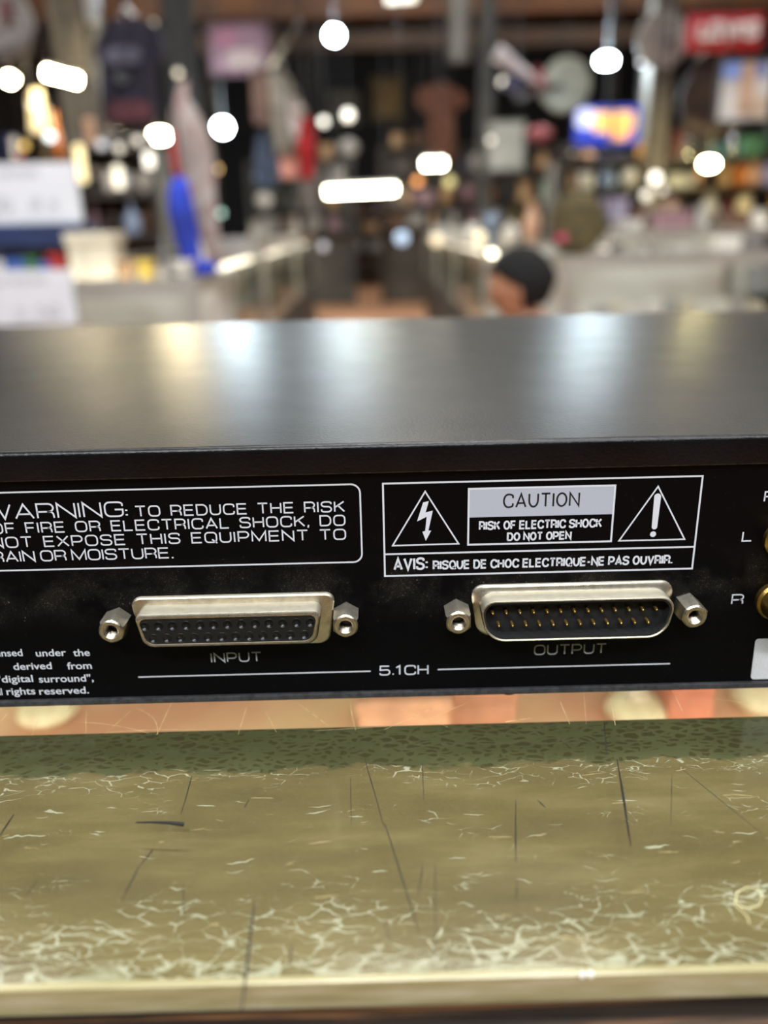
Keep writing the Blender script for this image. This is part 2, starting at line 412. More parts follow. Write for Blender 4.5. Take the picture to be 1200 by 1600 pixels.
bm = bmesh.new(); line_px(bm, 'CAUTION', 787, 792.4, 904, 790, 20, .4, y=-.08, gap=.4, rnd=1.5); link('caution_heading', bm, BLACKINK, cp_)['label'] = 'black CAUTION lettering on a pale grey block'
bm = bmesh.new()
type_px(bm, 'Licensed', -27, 1026, 36, 1025, 10.5, bold=.012); type_px(bm, 'under', 56.7, 1025, 104, 1025, 10.5, bold=.012); type_px(bm, 'the', 115, 1025, 141, 1024.5, 10.5, bold=.012)
type_px(bm, 'derived', 21.7, 1046, 81.7, 1045.6, 10.5, bold=.012); type_px(bm, 'from', 105.7, 1045.3, 144, 1045, 10.5, bold=.012)
type_px(bm, '"digital', -4, 1066, 52.5, 1065.6, 10.5, bold=.012); type_px(bm, 'surround",', 61.5, 1065.4, 147, 1065, 10.5, bold=.012)
type_px(bm, 'All', -10, 1086, 4.5, 1086, 10.5, bold=.012); type_px(bm, 'rights', 11, 1085.2, 56, 1084.8, 10.5, bold=.012); type_px(bm, 'reserved.', 62, 1084.6, 139.5, 1083.6, 10.5, bold=.012)
link('licence_print', bm, INK, dev)
bm = bmesh.new()
line_px(bm, 'INPUT', 331, 1034.6, 408.5, 1032.4, 13.4, .3)
line_px(bm, 'OUTPUT', 835, 1022.2, 946, 1020.4, 14, .3)
line_px(bm, '5.1', 594, 1054.5, 625, 1053.8, 13.5, .33, gap=.3); line_px(bm, 'CH', 633, 1053.6, 668.5, 1053, 13.5, .33)
zl = -99.46
for u0, u1 in ((215, 579), (684, 1046)): ribbon(bm, [(panel(u0, 1050)[0], zl), (panel(u1, 1045)[0], zl)], .32, -.05)
link('connector_print', bm, INK, dev)
bm = bmesh.new()
line_px(bm, 'L', 1159.5, 845.3, 1173.5, 845, 14, .33); line_px(bm, 'R', 1143, 943.4, 1160, 943, 14, .33); line_px(bm, 'F', 1194, 783, 1206, 783, 14.5, .33)
link('jack_print', bm, INK, dev)

# ---- 25-pin connectors
def dshape(x0, x1, z0, z1, slant, r):      # wide at the top
    return rounded([(x0+slant, z0), (x0, z1), (x1, z1), (x1-slant, z0)], r, True, 8)
def loft(bm, rings):                       # rings: (outline, y); same count
    vs = [[bm.verts.new((x, y, z)) for x, z in o] for o, y in rings]; n = len(vs[0])
    for a, b in zip(vs, vs[1:]):
        for i in range(n): bm.faces.new((a[i], a[(i+1) % n], b[(i+1) % n], b[i]))
    return vs
def jackscrew(x, z, turn, parent):
    bm = bmesh.new(); n = 6; R0 = 3.25
    hexo = [(x+R0*math.cos(turn+k*PI/3), z+R0*math.sin(turn+k*PI/3)) for k in range(n)]
    def hx(s): return [(x+(p-x)*s, z+(qv-z)*s) for p, qv in hexo for _ in (0,)]
    def circ(r, m=24): return [(x+r*math.cos(turn+2*PI*k/m), z+r*math.sin(turn+2*PI*k/m)) for k in range(m)]
    def hex24(s):
        o = []
        for k in range(6):
            p0, p1 = Vector(hexo[k]), Vector(hexo[(k+1) % 6])
            for j in range(4):
                w_ = p0.lerp(p1, j/4); o.append((x+(w_.x-x)*s, z+(w_.y-z)*s))
        return o
    def blend(a_, b_, t): return [(p[0]*(1-t)+q_[0]*t, p[1]*(1-t)+q_[1]*t) for p, q_ in zip(a_, b_)]
    rings = [(hex24(1), 0.0), (hex24(1), -5.0), (blend(hex24(1), circ(2.75), .75), -5.7), (circ(2.45), -6.0), (circ(1.75), -6.0)]
    y = -5.8
    for k in range(7): rings += [(circ(1.45), y+.12), (circ(1.7), y+.35)]; y += .5
    rings.append((circ(.05), y))
    vs = loft(bm, rings); bm.faces.new(vs[-1])
    return link('jackscrew', bm, NICKEL2, parent, smooth=28)
# female input connector
fem = bmesh.new()
A0 = dshape(-57.2, -10.4, -91.2, -78.5, 1.9, 2.4); A1 = dshape(-56.9, -10.7, -90.9, -78.8, 1.9, 2.3)
S0 = dshape(-55.4, -13.3, -88.8, -80.2, 1.5, 2.3); S1 = dshape(-54.9, -13.9, -88.2, -80.9, 1.5, 2.0); S2 = dshape(-54.4, -14.4, -87.8, -81.35, 1.5, 1.8)
loft(fem, [(A0, 0), (A0, -.9), (A1, -1.2), (S0, -1.25), (S0, -1.6), (S0, -5.2), (dshape(-55.25, -13.5, -88.6, -80.35, 1.5, 2.2), -5.7), (S1, -6.0), (S2, -5.95), (S2, -4.0)])
inp = link('input_connector', fem, NICKEL, dev, smooth=35); inp['label'] = 'nickel-shelled socket connector with 25 holes, above INPUT'
holes = [(-53.0+3.083*i, -83.3) for i in range(13)] + [(-51.45+3.083*i, -86.35) for i in range(12)]
bm = bmesh.new(); o_ = dshape(-54.42, -14.38, -87.82, -81.33, 1.5, 1.8); prism(bm, o_, -5.75, -.5)
ins = link('insulator', bm, BLACKP, inp)
bm = bmesh.new()
for hx_, hz in holes: lathe(bm, [(0, -6.6), (.98, -6.6), (.98, -2.0), (0, -2.0)], 20, c=(hx_, 0, hz), axis='Y')
cut = link('cutter', bm, BLACKP, inp)
md = ins.modifiers.new('holes', 'BOOLEAN'); md.operation = 'DIFFERENCE'; md.object = cut; md.solver = 'EXACT'
dg = bpy.context.evaluated_depsgraph_get(); me = bpy.data.meshes.new_from_object(ins.evaluated_get(dg))
ins.modifiers.clear(); ins.data = me; bpy.data.objects.remove(cut)
RIM = M((16, 16, 18), .35, var=.1)
for hx_, hz in holes:
    link('socket_rim', L([(.98, -5.7), (.98, -5.77), (1.08, -5.80), (1.16, -5.78), (1.18, -5.74)], 18, c=(hx_, 0, hz), axis='Y'), RIM, inp, smooth=True)
jackscrew(-60.64, -84.3, .35, inp); jackscrew(-8.13, -84.4, .5, inp)
# male output connector
mal = bmesh.new()
A0 = dshape(20.3, 67.2, -90.4, -77.6, 1.9, 3.2); S0 = dshape(21.6, 66.3, -89.3, -79.1, 2.2, 4.0); S2 = dshape(22.1, 65.8, -88.8, -79.6, 2.2, 3.7)
loft(mal, [(A0, 0), (A0, -.6), (dshape(20.8, 66.7, -90.0, -78.0, 1.9, 3.0), -.95), (dshape(21.0, 66.8, -89.8, -78.6, 2.1, 3.8), -1.0), (S0, -1.3), (S0, -5.7), (dshape(21.75, 66.15, -89.15, -79.25, 2.2, 3.9), -6.0), (dshape(21.95, 65.95, -88.95, -79.45, 2.2, 3.8), -6.05), (S2, -5.9), (S2, -.6)])
out = link('output_connector', mal, NICKEL, dev, smooth=35); out['label'] = 'nickel-shelled plug connector with 25 gold pins, above OUTPUT'
bm = bmesh.new(); prism(bm, dshape(22.0, 65.9, -88.9, -79.5, 2.2, 3.7), -2.7, -.3)
loft(bm, [(dshape(22.15, 65.75, -88.75, -79.65, 2.2, 3.6), -2.5), (dshape(22.15, 65.75, -88.75, -79.65, 2.2, 3.6), -5.7), (dshape(22.5, 65.4, -88.4, -80.0, 2.2, 3.4), -5.7), (dshape(22.5, 65.4, -88.4, -80.0, 2.2, 3.4), -2.5)])
link('insulator', bm, M((15, 15, 16), .75, var=.6, scale=.9, name='dusty_black_plastic'), out)
pin = None
for i in range(25):
    x, z = (25.05+3.083*i, -82.75) if i < 13 else (26.55+3.083*(i-13), -85.95)
    if pin is None:
        pin = link('pin', L([(.37, -.8), (.37, -4.4), (.32, -4.8), (.18, -5.0), (0, -5.05)], 12, axis='Y'), GOLD, out, smooth=50); pin.location = (x, 0, z)
    else:
        p2 = pin.copy(); COL.objects.link(p2); p2.parent = out; p2.location = (x, 0, z)
jackscrew(17.25, -84.3, .55, out); jackscrew(70.4, -84.2, .3, out)
# gold jacks and the white sticker at the right
for x, z, l_ in ((90.6, -68.2, 'gold phono jack beside the letter L'), (90.8, -83.3, 'gold phono jack beside the letter R')):
    bm = L([(0, 0), (4.5, 0), (4.5, -1.4), (4.2, -1.8), (4.0, -2.0), (4.0, -9.2), (3.8, -9.6), (3.45, -9.6), (3.2, -9.3), (3.2, -2.2), (0, -2.2)], 36, c=(x, 0, z), axis='Y')
    j = link('phono_jack', bm, GOLD, dev, smooth=35); j['label'] = l_
    link('jack_insulator', L([(0, -2), (3.15, -2), (3.15, -7.4), (1.6, -7.4), (1.6, -3), (0, -3)], 28, c=(x, 0, z), axis='Y'), M((60, 30, 22), .5), j, smooth=35)
bm = P(rounded([(87.9, -93.4), (122, -93.4), (122, -104.3), (88.1, -104.3)], .9), -.12, 0)
link('paper_sticker', bm, M((205, 206, 208), .6, var=.04, scale=3), dev)

# ================================================================ glass counter under the device
cnt = thing('glass_counter_top', 'scratched glass counter top with olive glue band under its front edge', 'counter top', (0, 0, EYE)); cnt.scale = (S,)*3
XL, XR, YF, YK = -900.0, 900.0, -73.2, 560.0
link('glass_pane', B(XL, XR, YF, YK, -115.4, -110.0), glass_mat('counter_glass', (249, 250, 245), .12, 1.4), cnt)
def edge_mat():
    k = NT('polished_glass_edge'); v = k.coord((.05, 1, .5)); f = k.noise(v, 1.2, 4, .6)
    k.base(k.ramp(f, [(.3, (134, 126, 86)), (.55, (156, 148, 110)), (.75, (174, 167, 140))])); k.rough(.25)
    k.b.inputs['Subsurface Weight'].default_value = 0; return k.m
bm = bmesh.new(); box(bm, XL, XR, YF-1.5, YF, -115.4, -110.0, .35, 2); link('glass_edge', bm, edge_mat(), cnt)['label'] = 'yellow-green polished front edge of the glass'
def film_mat():
    k = NT('smeared_glue'); v = k.coord(); x, y, z = k.sep(v)
    def warp(sc_, amp, det=2):
        nz = k.n('ShaderNodeTexNoise'); nz.inputs['Scale'].default_value = sc_; nz.inputs['Detail'].default_value = det; k.l(v, nz.inputs['Vector'])
        s1 = k.n('ShaderNodeVectorMath', operation='SUBTRACT'); k.l(nz.outputs['Color'], s1.inputs[0]); s1.inputs[1].default_value = (.5, .5, .5)
        s2 = k.n('ShaderNodeVectorMath', operation='MULTIPLY'); k.l(s1.outputs[0], s2.inputs[0]); s2.inputs[1].default_value = amp
        s3 = k.n('ShaderNodeVectorMath', operation='ADD'); k.l(v, s3.inputs[0]); k.l(s2.outputs[0], s3.inputs[1]); return s3.outputs[0]
    def stretch(vec, s): 
        mp = k.n('ShaderNodeMapping'); mp.inputs['Scale'].default_value = s; k.l(vec, mp.inputs['Vector']); return mp.outputs[0]
    def vor(vec, scale):
        vo = k.n('ShaderNodeTexVoronoi', feature='DISTANCE_TO_EDGE'); vo.inputs['Scale'].default_value = scale; k.l(vec, vo.inputs['Vector']); return vo.outputs['Distance']
    wv = warp(.11, (7, 7, 0), 3)
    cell = vor(stretch(wv, (.17, .44, .01)), 1.0)             # veins between glue cells
    cell2 = vor(stretch(warp(.2, (3, 2, 0), 2), (.34, 1.0, .01)), 1.0)
    wob = k.noise(stretch(v, (.05, .12, .0)), 1.0, 4, .6)     # where the veins are fat or missing
    front = k.math('DIVIDE', k.math('SUBTRACT', k.math('MULTIPLY', y, -1.0), 46.0), 26.0, clamp=True)   # 0 mid strip .. 1 at the front edge
    right = k.math('DIVIDE', k.math('ADD', x, 10.0), 90.0, clamp=True)
    mid = k.math('MULTIPLY', k.math('SUBTRACT', 1.0, k.math('DIVIDE', k.math('ABSOLUTE', k.math('ADD', y, 36.0)), 9.0), clamp=True), right)
    back = k.math('DIVIDE', k.math('ADD', y, 24.0), 8.0, clamp=True)
    dens = k.math('ADD', k.math('ADD', k.math('MULTIPLY', front, .48), k.math('MULTIPLY', mid, .14)), k.math('MULTIPLY', back, .22))
    wid = k.math('MULTIPLY', k.math('ADD', dens, k.math('MULTIPLY', k.math('SUBTRACT', wob, .56), 1.1)), .22, clamp=True)
    brk = k.ramp(k.noise(stretch(v, (.22, .75, 0)), 1.0, 2, .5), [(.44, (0, 0, 0, 1)), (.50, (1, 1, 1, 1))])
    keep = k.math('MAXIMUM', brk, k.math('MULTIPLY', front, .75))
    vein = k.math('MULTIPLY', k.math('DIVIDE', k.math('SUBTRACT', wid, cell), .03, clamp=True), keep)
    wid2 = k.math('MULTIPLY', k.math('SUBTRACT', k.math('ADD', k.math('MULTIPLY', dens, .5), k.noise(stretch(v, (.07, .2, 0)), 1.0, 4, .6)), .62), .3, clamp=True)
    vein2 = k.math('MULTIPLY', k.math('DIVIDE', k.math('SUBTRACT', wid2, cell2), .02, clamp=True), brk)
    dash = k.ramp(k.noise(stretch(wv, (.09, .95, 0)), 1.0, 1, .4), [(.70, (0, 0, 0, 1)), (.735, (1, 1, 1, 1))])
    n1 = k.noise(stretch(v, (.02, .09, 0)), 1.0, 5, .6); n2 = k.noise(v, 2.5, 3, .6)
    base = k.ramp(n1, [(.3, (92, 81, 54)), (.5, (106, 93, 63)), (.62, (118, 105, 74)), (.8, (135, 122, 92))])
    base = k.mix(k.math('MULTIPLY', k.math('SUBTRACT', n2, .4), .4, clamp=True), base, (150, 140, 96))
    white = k.mix(n2, (160, 157, 138), (192, 190, 178))
    c = k.mix(k.math('MULTIPLY', k.math('MAXIMUM', k.math('MAXIMUM', vein, vein2), k.math('MULTIPLY', dash, k.math('SUBTRACT', .9, front))), .85), base, white)
    lip = k.math('DIVIDE', k.math('SUBTRACT', k.math('SUBTRACT', k.math('MULTIPLY', y, -1.0), 67.5), k.math('MULTIPLY', k.math('SUBTRACT', wob, .5), 12.0)), 1.6, clamp=True)
    c = k.mix(k.math('MULTIPLY', lip, .75), c, (160, 157, 136))
    # device's shadow painted on the rear band: dark green, brown flecks, ragged lower boundary
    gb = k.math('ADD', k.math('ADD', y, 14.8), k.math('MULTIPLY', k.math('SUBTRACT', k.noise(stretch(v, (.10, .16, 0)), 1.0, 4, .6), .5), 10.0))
    shade_mask = k.math('MULTIPLY', k.math('ADD', gb, .6), .8, clamp=True)
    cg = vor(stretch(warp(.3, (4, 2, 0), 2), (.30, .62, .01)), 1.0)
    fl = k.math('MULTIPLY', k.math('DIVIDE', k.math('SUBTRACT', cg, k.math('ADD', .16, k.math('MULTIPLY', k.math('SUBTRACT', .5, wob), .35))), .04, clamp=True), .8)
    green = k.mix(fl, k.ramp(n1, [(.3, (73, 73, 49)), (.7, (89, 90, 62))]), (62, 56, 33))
    c = k.mix(shade_mask, c, green)
    k.base(c); k.rough(.7); k.b.inputs['Specular IOR Level'].default_value = .2; return k.m
link('glue_band', B(XL, XR, YF, .9, -117.2, -115.45), film_mat(), cnt)['label'] = 'olive band of smeared glue with pale veins and a painted dark green shadow at its rear'
# scratches in the top face
def scratch(bm, u0, v0, u1, v1, wd, bend=0.0, kk=1.0):
    a, b = Vector(counter(u0, v0, -109.97)), Vector(counter(u1, v1, -109.97)); d = b-a; nrm = Vector((-d.y, d.x)).normalized(); n = 7; pr = []
    for i in range(n):
        t = i/(n-1); c_ = a + d*t + nrm*(bend*math.sin(PI*t)*d.length + random.uniform(-.05, .05)); wv = wd*kk*(.35+.65*math.sin(PI*(.08+.84*t)))*random.uniform(.7, 1.2)
        pr.append((bm.verts.new((c_.x-nrm.x*wv/2, c_.y-nrm.y*wv/2, -109.97)), bm.verts.new((c_.x+nrm.x*wv/2, c_.y+nrm.y*wv/2, -109.97))))
    for p, q_ in zip(pr, pr[1:]): bm.faces.new((p[0], p[1], q_[1], q_[0]))
bm = bmesh.new()
for s_ in ((22, 1272, 0, 1306, .5), (300, 1212, 283, 1272, .3), (389, 1250, 382, 1262, .3), (570, 1186, 600, 1292, .22), (601, 1286, 655, 1458, .28), (240, 1326, 220, 1352, .35), (398, 1408, 377, 1580, .42), (287, 1380, 287, 1430, .22),
           (964, 1186, 986, 1322, .5), (806, 1250, 806, 1348, .3), (1066, 1202, 1190, 1302, .2), (456, 1474, 452, 1508, .3), (218, 1352, 190, 1408, .3), (660, 1350, 654, 1400, .2), (680, 1350, 680, 1500, .16), (944, 1130, 948, 1180, .3), (808, 1375, 806, 1410, .2),
           (548, 1215, 549, 1290, .14), (60, 1375, 40, 1400, .2), (840, 1250, 852, 1262, .3), (1050, 1210, 1048, 1290, .12), (660, 1190, 662, 1250, .15), (600, 1440, 612, 1475, .2)):
    scratch(bm, *s_)
link('dark_scratches', bm, M((28, 24, 12), .6, var=.2, scale=.5), cnt)['kind'] = 'stuff'
bm = bmesh.new()
for s_ in ((212, 1106, 247, 1147, .3, .12), (268, 1098, 245, 1148, .3), (386, 1103, 372, 1148, .25), (412, 1106, 432, 1144, .28), (466, 1099, 516, 1136, .35), (546, 1098, 556, 1141, .3), (135, 1108, 134, 1146, .2), (62, 1120, 50, 1150, .2), (205, 1110, 165, 1146, .22), (120, 1128, 232, 1146, .25, .05), (20, 1106, 0, 1128, .3),
           (875, 1096, 890, 1131, .35), (912, 1080, 916, 1131, .2), (952, 1079, 961, 1133, .4), (1050, 1077, 1068, 1114, .3), (1118, 1092, 1190, 1102, .3), (690, 1101, 600, 1140, .25), (625, 1108, 700, 1136, .2), (790, 1128, 830, 1122, .5), (730, 1098, 660, 1128, .2), (170, 1144, 330, 1140, .25, .02), (490, 1142, 620, 1134, .18), (820, 1086, 870, 1092, .25), (960, 1092, 1000, 1086, .18)):
    scratch(bm, *s_, **({'kk': .5}))
for i in range(40):
    u, v = random.uniform(0, 1200), random.uniform(1200, 1500)
    l_ = random.uniform(8, 40); scratch(bm, u, v, u+l_, v+random.uniform(-5, 3), random.uniform(.04, .09))
link('pale_scratches', bm, M((214, 190, 140), .5, var=.2, scale=.5), cnt)['kind'] = 'stuff'
# bits lying on the glass
gz = -109.9
x, y = counter(254, 1288); bm = bmesh.new(); tube(bm, [(x-5.4, y+.6, gz), (x-2, y+.2, gz+.3), (x+1.5, y-.1, gz+.3), (x+4.2, y-.3, gz)], .12, 8, .42)
sp_ = tag(link('splinter', bm, M((14, 12, 8), .7), None, (0, 0, EYE), scale=S), 'thin black splinter lying on the glass above the olive glue band, left of centre', 'splinter')
pts = [counter(u, v) for u, v in ((1148, 1412), (1152, 1396), (1166, 1388), (1184, 1390), (1192, 1402), (1186, 1416), (1170, 1421), (1158, 1418), (1150, 1408), (1149, 1416), (1158, 1424), (1167, 1432), (1171, 1444))]
tag(link('curled_fibre', T([(a_, b_, gz+.12+.05*math.sin(i)) for i, (a_, b_) in enumerate(pts)], .075, 6), M((222, 214, 160), .5), None, (0, 0, EYE), scale=S), 'pale curled fibre lying on the glass counter at its right side', 'fibre')
for n_, (u, v, r) in {'left': (909, 1527, .55), 'right': (922, 1526, .6)}.items():
    x, y = counter(u, v); tag(link('crumb', L([(0, -109.97), (r*.8, -109.9), (r, -109.5), (r*.7, -109.1), (0, -109)], 12, c=(x, y, 0)), M((225, 222, 205), .6), None, (0, 0, EYE), smooth=True, scale=S), 'tiny white crumb on the front edge of the glass, the %s one of two' % n_, 'crumb', 'crumbs on the glass edge')
# case below the glass
def wood(name, a, b, c, sx=.06, scale=1.0, rough=.45):
    k = NT(name); v = k.coord((sx, 1, 1)); f = k.noise(v, scale, 5, .65, .4); k.base(k.ramp(f, [(.3, a), (.5, b), (.72, c)])); k.rough(rough); return k.m
case = thing('counter_case', 'wooden display counter case carrying the glass top at the front', 'display counter', (0, 0, EYE)); case.scale = (S,)*3
zf = -EYE/S
link('front_rail', B(XL, XR, -80.5, -60, -150, -118.2, bev=1.2), wood('worn_rail_wood', (12, 10, 9), (44, 34, 27), (150, 104, 64), .02, .5), case)
link('front_board', B(XL, XR, -76, -62, zf+60, -150), wood('dark_case_wood', (34, 26, 20), (52, 38, 28), (74, 52, 36), .05, .1), case)
link('plinth', B(XL+20, XR-20, -66, YK-10, zf, zf+60), M((24, 22, 20), .6), case)
for xx in (XL, XR-14): link('side_board', B(xx, xx+14, -60, YK-12, zf+60, -117.3), wood('case_side_wood', (34, 26, 20), (52, 38, 28), (74, 52, 36), .05, .1), case)
link('back_board', B(XL+14, XR-14, YK-24, YK-12, zf+60, -117.3), M((120, 96, 70), .6, scale=.2), case)
link('support_bar', B(XL+14, XR-14, -60, -46, -124, -117.3), M((60, 54, 46), .5, scale=.2), case)
def cloth_mat():
    k = NT('case_lining'); v = k.coord(); f = k.noise(v, .012, 3, .5); g = k.noise(v, .8, 3)
    k.base(k.mix(k.math('MULTIPLY', g, .2), k.ramp(f, [(.35, (232, 204, 162)), (.5, (230, 190, 156)), (.65, (216, 164, 134))]), (180, 140, 110))); k.rough(.9); return k.m
link('lining_deck', B(XL+14, XR-14, -60, YK-24, -238, -232), cloth_mat(), case)
tl = link('tube_lamp', T([(XL+40, -40, -128), (XR-40, -40, -128)], 6, 12), EM((255, 242, 226), 46.0), case, smooth=True); tl['label'] = 'unseen tube added to light the inside of the counter case'  # out of sight under the glue band, added to brighten the lining
# ================================================================ the shop behind: room shell
def struct(name, bm, mat, **k):
    o = link(name, bm, mat, **k); o['kind'] = 'structure'; return o
RX0, RX1, RY0, RY1, RZ = -6.5, 6.5, -4.5, 18.5, 5.4
struct('floor', B(RX0, RX1, RY0, RY1, -.1, 0), M((190, 142, 110), .5, var=.15, scale=1.2, name='worn_floor'))
DARKW = M((14, 17, 22), .8, var=.3, scale=.8, name='dark_wall')
struct('wall_back', B(RX0, RX1, RY1, RY1+.15, 0, RZ), DARKW)
struct('wall_left', B(RX0-.15, RX0, RY0, RY1, 0, RZ), M((40, 38, 38), .8, scale=.8))
struct('wall_right', B(RX1, RX1+.15, RY0, RY1, 0, RZ), M((34, 33, 34), .8, scale=.8))
struct('wall_front', B(RX0, RX1, RY0-.15, RY0, 0, RZ), M((62, 60, 58), .8, scale=.8))
struct('ceiling', B(RX0, RX1, RY0, RY1, RZ, RZ+.12), M((17, 16, 16), .9, scale=.6))
BEAM = wood('beam_wood', (58, 34, 16), (96, 58, 26), (118, 74, 36), .3, 3.0, .6)
def beam(v0, v1, Y, x0=RX0, x1=RX1):
    a, b = at(700, v0, Y).z, at(700, v1, Y).z
    return struct('ceiling_beam', B(x0, x1, Y, Y+.25, b, a), BEAM)
beam(-34, 20, 11.0); BEAM = wood('dark_beam_wood', (30, 19, 11), (54, 34, 18), (70, 46, 26), .3, 3.0, .7); beam(46, 74, 14.0); 
bm_ = beam(-90, -50, 8.0)
for xx in (-4.2, -1.9): struct('ceiling_beam', B(xx-.09, xx+.09, 5, RY1, 4.6, 4.85), BEAM)
CEIL = RZ
# pillars and pipes
def post(u, v0, wpx, Y, mat, name, label, cat, z0=0.0, sq=True):
    p = at(u, v0, Y); wd = px(u, v0, Y)*wpx
    bm = B(p.x-wd/2, p.x+wd/2, Y-wd/2, Y+wd/2, z0, CEIL, bev=wd*.08) if sq else L([(wd/2, z0), (wd/2, CEIL)], 20, c=(p.x, Y, 0))
    return tag(link(name, bm, mat, smooth=40), label, cat)
struct('pillar', B(at(80, 60, 8).x, at(146, 60, 8).x, 8, 8.35, 0, CEIL, bev=.02), M((98, 94, 88), .8, var=.2, scale=3))
struct('pillar', B(at(252, 60, 9).x, at(300, 60, 9).x, 9, 9.3, 0, CEIL, bev=.02), M((34, 33, 33), .8, var=.2, scale=3))
struct('pillar', B(at(752, 60, 9).x, at(774, 60, 9).x, 9, 9.16, 0, CEIL, bev=.01), M((70, 68, 66), .7, var=.2, scale=3))
struct('pillar', B(at(1022, 60, 5.6).x, at(1056, 60, 5.6).x, 5.6, 5.76, 0, CEIL, bev=.01), M((104, 97, 88), .7, var=.2, scale=3))
post(997, 200, 9, 8.6, M((80, 80, 80), .5, metal=.5), 'steel_pipe', 'thin grey steel pipe rising behind the blue and orange screen', 'pipe', sq=False)
bm = L([(.13, at(718, 96, 10).z), (.13, CEIL)], 20, c=(at(718, 50, 10).x, 10, 0)); tag(link('duct_pipe', bm, M((122, 120, 116), .5, metal=.4), smooth=40), 'short grey duct hanging from the ceiling above the brown coat', 'duct')

# ---------------------------------------------------------------- lamps, and glints built as glowing shapes
CORD = M((40, 40, 42), .6)
def pendant(u, v, wpx, hpx, Y, col, st, label, shade=None, group=None, name='pendant_lamp'):
    p = at(u, v, Y); s = px(u, v, Y); rw, rh = wpx*s/2, hpx*s/2
    t = thing(name, label, 'lamp', p, group=group)
    link('bulb', L([(0, -rh)] + [(rw*math.cos(a), rh*math.sin(a)) for a in [(-PI/2)+PI*i/14 for i in range(1, 14)]] + [(0, rh)], 24), EM(col, st), t, smooth=True)
    link('cord', L([(.006, rh*.9), (.006, CEIL-p.z)], 8), CORD, t, smooth=True)
    link('lamp_cap', L([(0, rh*.8), (rw*.45, rh*.8), (rw*.4, rh*1.25), (rw*.12, rh*1.5), (0, rh*1.5)], 20), M((60, 60, 62), .4, metal=.6), t, smooth=30)
    if shade:
        link('lamp_shade', L([(rw*1.05, rh*.1), (rw*1.1, rh*.1), (rw*.5, rh*1.3), (rw*.45, rh*1.3)], 28), shade, t, smooth=40)
    return t
WARM, COOL, NEUT = (255, 236, 190), (226, 246, 255), (255, 248, 232)
pendant(522, 55, 22, 21, 7.0, COOL, 560, 'round cool-white pendant lamp high up, just left of the upper centre')
pendant(948, 95, 29, 16, 6.0, COOL, 560, 'oval cool-white pendant lamp between the pale disc and the grey round fan')
pendant(348, 199, 23, 21, 8.0, COOL, 560, 'cool-white pendant lamp beside the long floral cloth')
pendant(250, 212, 31, 17, 6.0, WARM, 560, 'oval warm-white pendant lamp just left of the long floral cloth')
pendant(1108, 256, 24, 15, 5.2, (255, 240, 170), 160, 'yellowish pendant lamp above the right-hand shelves')
pendant(16, 124, 19, 16, 5.0, WARM, 120, 'warm pendant lamp at the far left, left of the slanting tube lamp')
for u, v, r_, Y, col, st, lb in (  # mostly glints off shiny goods, made as small glowing globes
    (506, 190, 16, 8.0, NEUT, 1.6, 'small pale glint globe, left one of the pair above the bright tube lamp'),
    (544, 180, 22, 8.0, NEUT, 1.9, 'small pale glint globe, right one of the pair above the bright tube lamp'),
    (338, 264, 15, 5.0, (255, 214, 140), 3.2, 'small amber glint globe under the cool-white lamp by the floral cloth'),
    (345, 333, 13, 4.9, (190, 236, 222), 1.3, 'small pale green glint globe, lowest beside the floral cloth'),
    (1003, 97, 12, 7.0, (240, 244, 250), 1.6, 'tiny pale glint globe beside the grey round fan'),
    (785, 128, 14, 6.5, NEUT, 1.1, 'small dim glint globe left of the pale hanging disc'),
    (767, 219, 12, 7.5, NEUT, 1.0, 'small dim glint globe before the off-white hanging panel'),
    (653, 283, 16, 9.0, (255, 170, 100), 1.5, 'small orange glint globe under the short tube lamp'),
    (703, 284, 20, 9.0, (226, 214, 150), .8, 'small dull yellow glint globe right under the short tube lamp'),
    (1024, 278, 22, 4.6, NEUT, 3.0, 'white globe lamp, upper one of three close together above the right-hand cases'),
    (1010, 305, 20, 4.7, (246, 240, 224), 1.2, 'ivory glint globe, left one of three close together above the right-hand cases'),
    (1036, 297, 14, 4.6, NEUT, .9, 'dim little globe lamp, lowest right one of three close together'),
    (78, 213, 18, 4.0, COOL, 2.6, 'white glint globe beneath the warm glow at the left'),
    (38, 228, 15, 4.0, (255, 214, 120), 1.1, 'amber glint globe at the far left above the big white sign'),
    (278, 114, 14, 7.0, NEUT, .35, 'dim grey glint globe above the long floral cloth'),
    (43, 82, 10, 6.0, NEUT, .5, 'dim pale glint globe at the far left above the slanting tube lamp'),
    (238, 38, 14, 7.0, NEUT, .3, 'dim grey glint globe right of the dark printed shirt'),
    (505, 385, 16, 5.0, (220, 222, 232), .6, 'dull silvery glint globe low over the aisle'),
    (628, 372, 27, 6.5, (186, 210, 240), .85, 'pale blue glint globe low over the aisle'),
    (682, 375, 24, 6.5, (242, 224, 190), .85, 'cream glint globe, first right of the pale blue globe'),
    (750, 370, 24, 5.2, (250, 236, 196), .95, 'cream glint globe above the dark-haired head'),
    (944, 391, 14, 3.3, NEUT, .7, 'little grey glint globe over the white right-hand case'),
    (215, 220, 16, 4.5, NEUT, .8, 'little pale glint globe over the glass cabinet at the left'),
    (158, 226, 18, 4.5, (226, 230, 240), .7, 'pale glint globe at the top of the glass cabinet'),
    (186, 232, 18, 4.6, NEUT, .8, 'pale glint globe, middle one at the top of the glass cabinet'),
    (50, 165, 14, 5.0, NEUT, .8, 'pale glint globe beside the cream lampshade'),
):
    pendant(u, v, r_*.75, r_*.75, Y, col, st, lb, name='glow_globe')
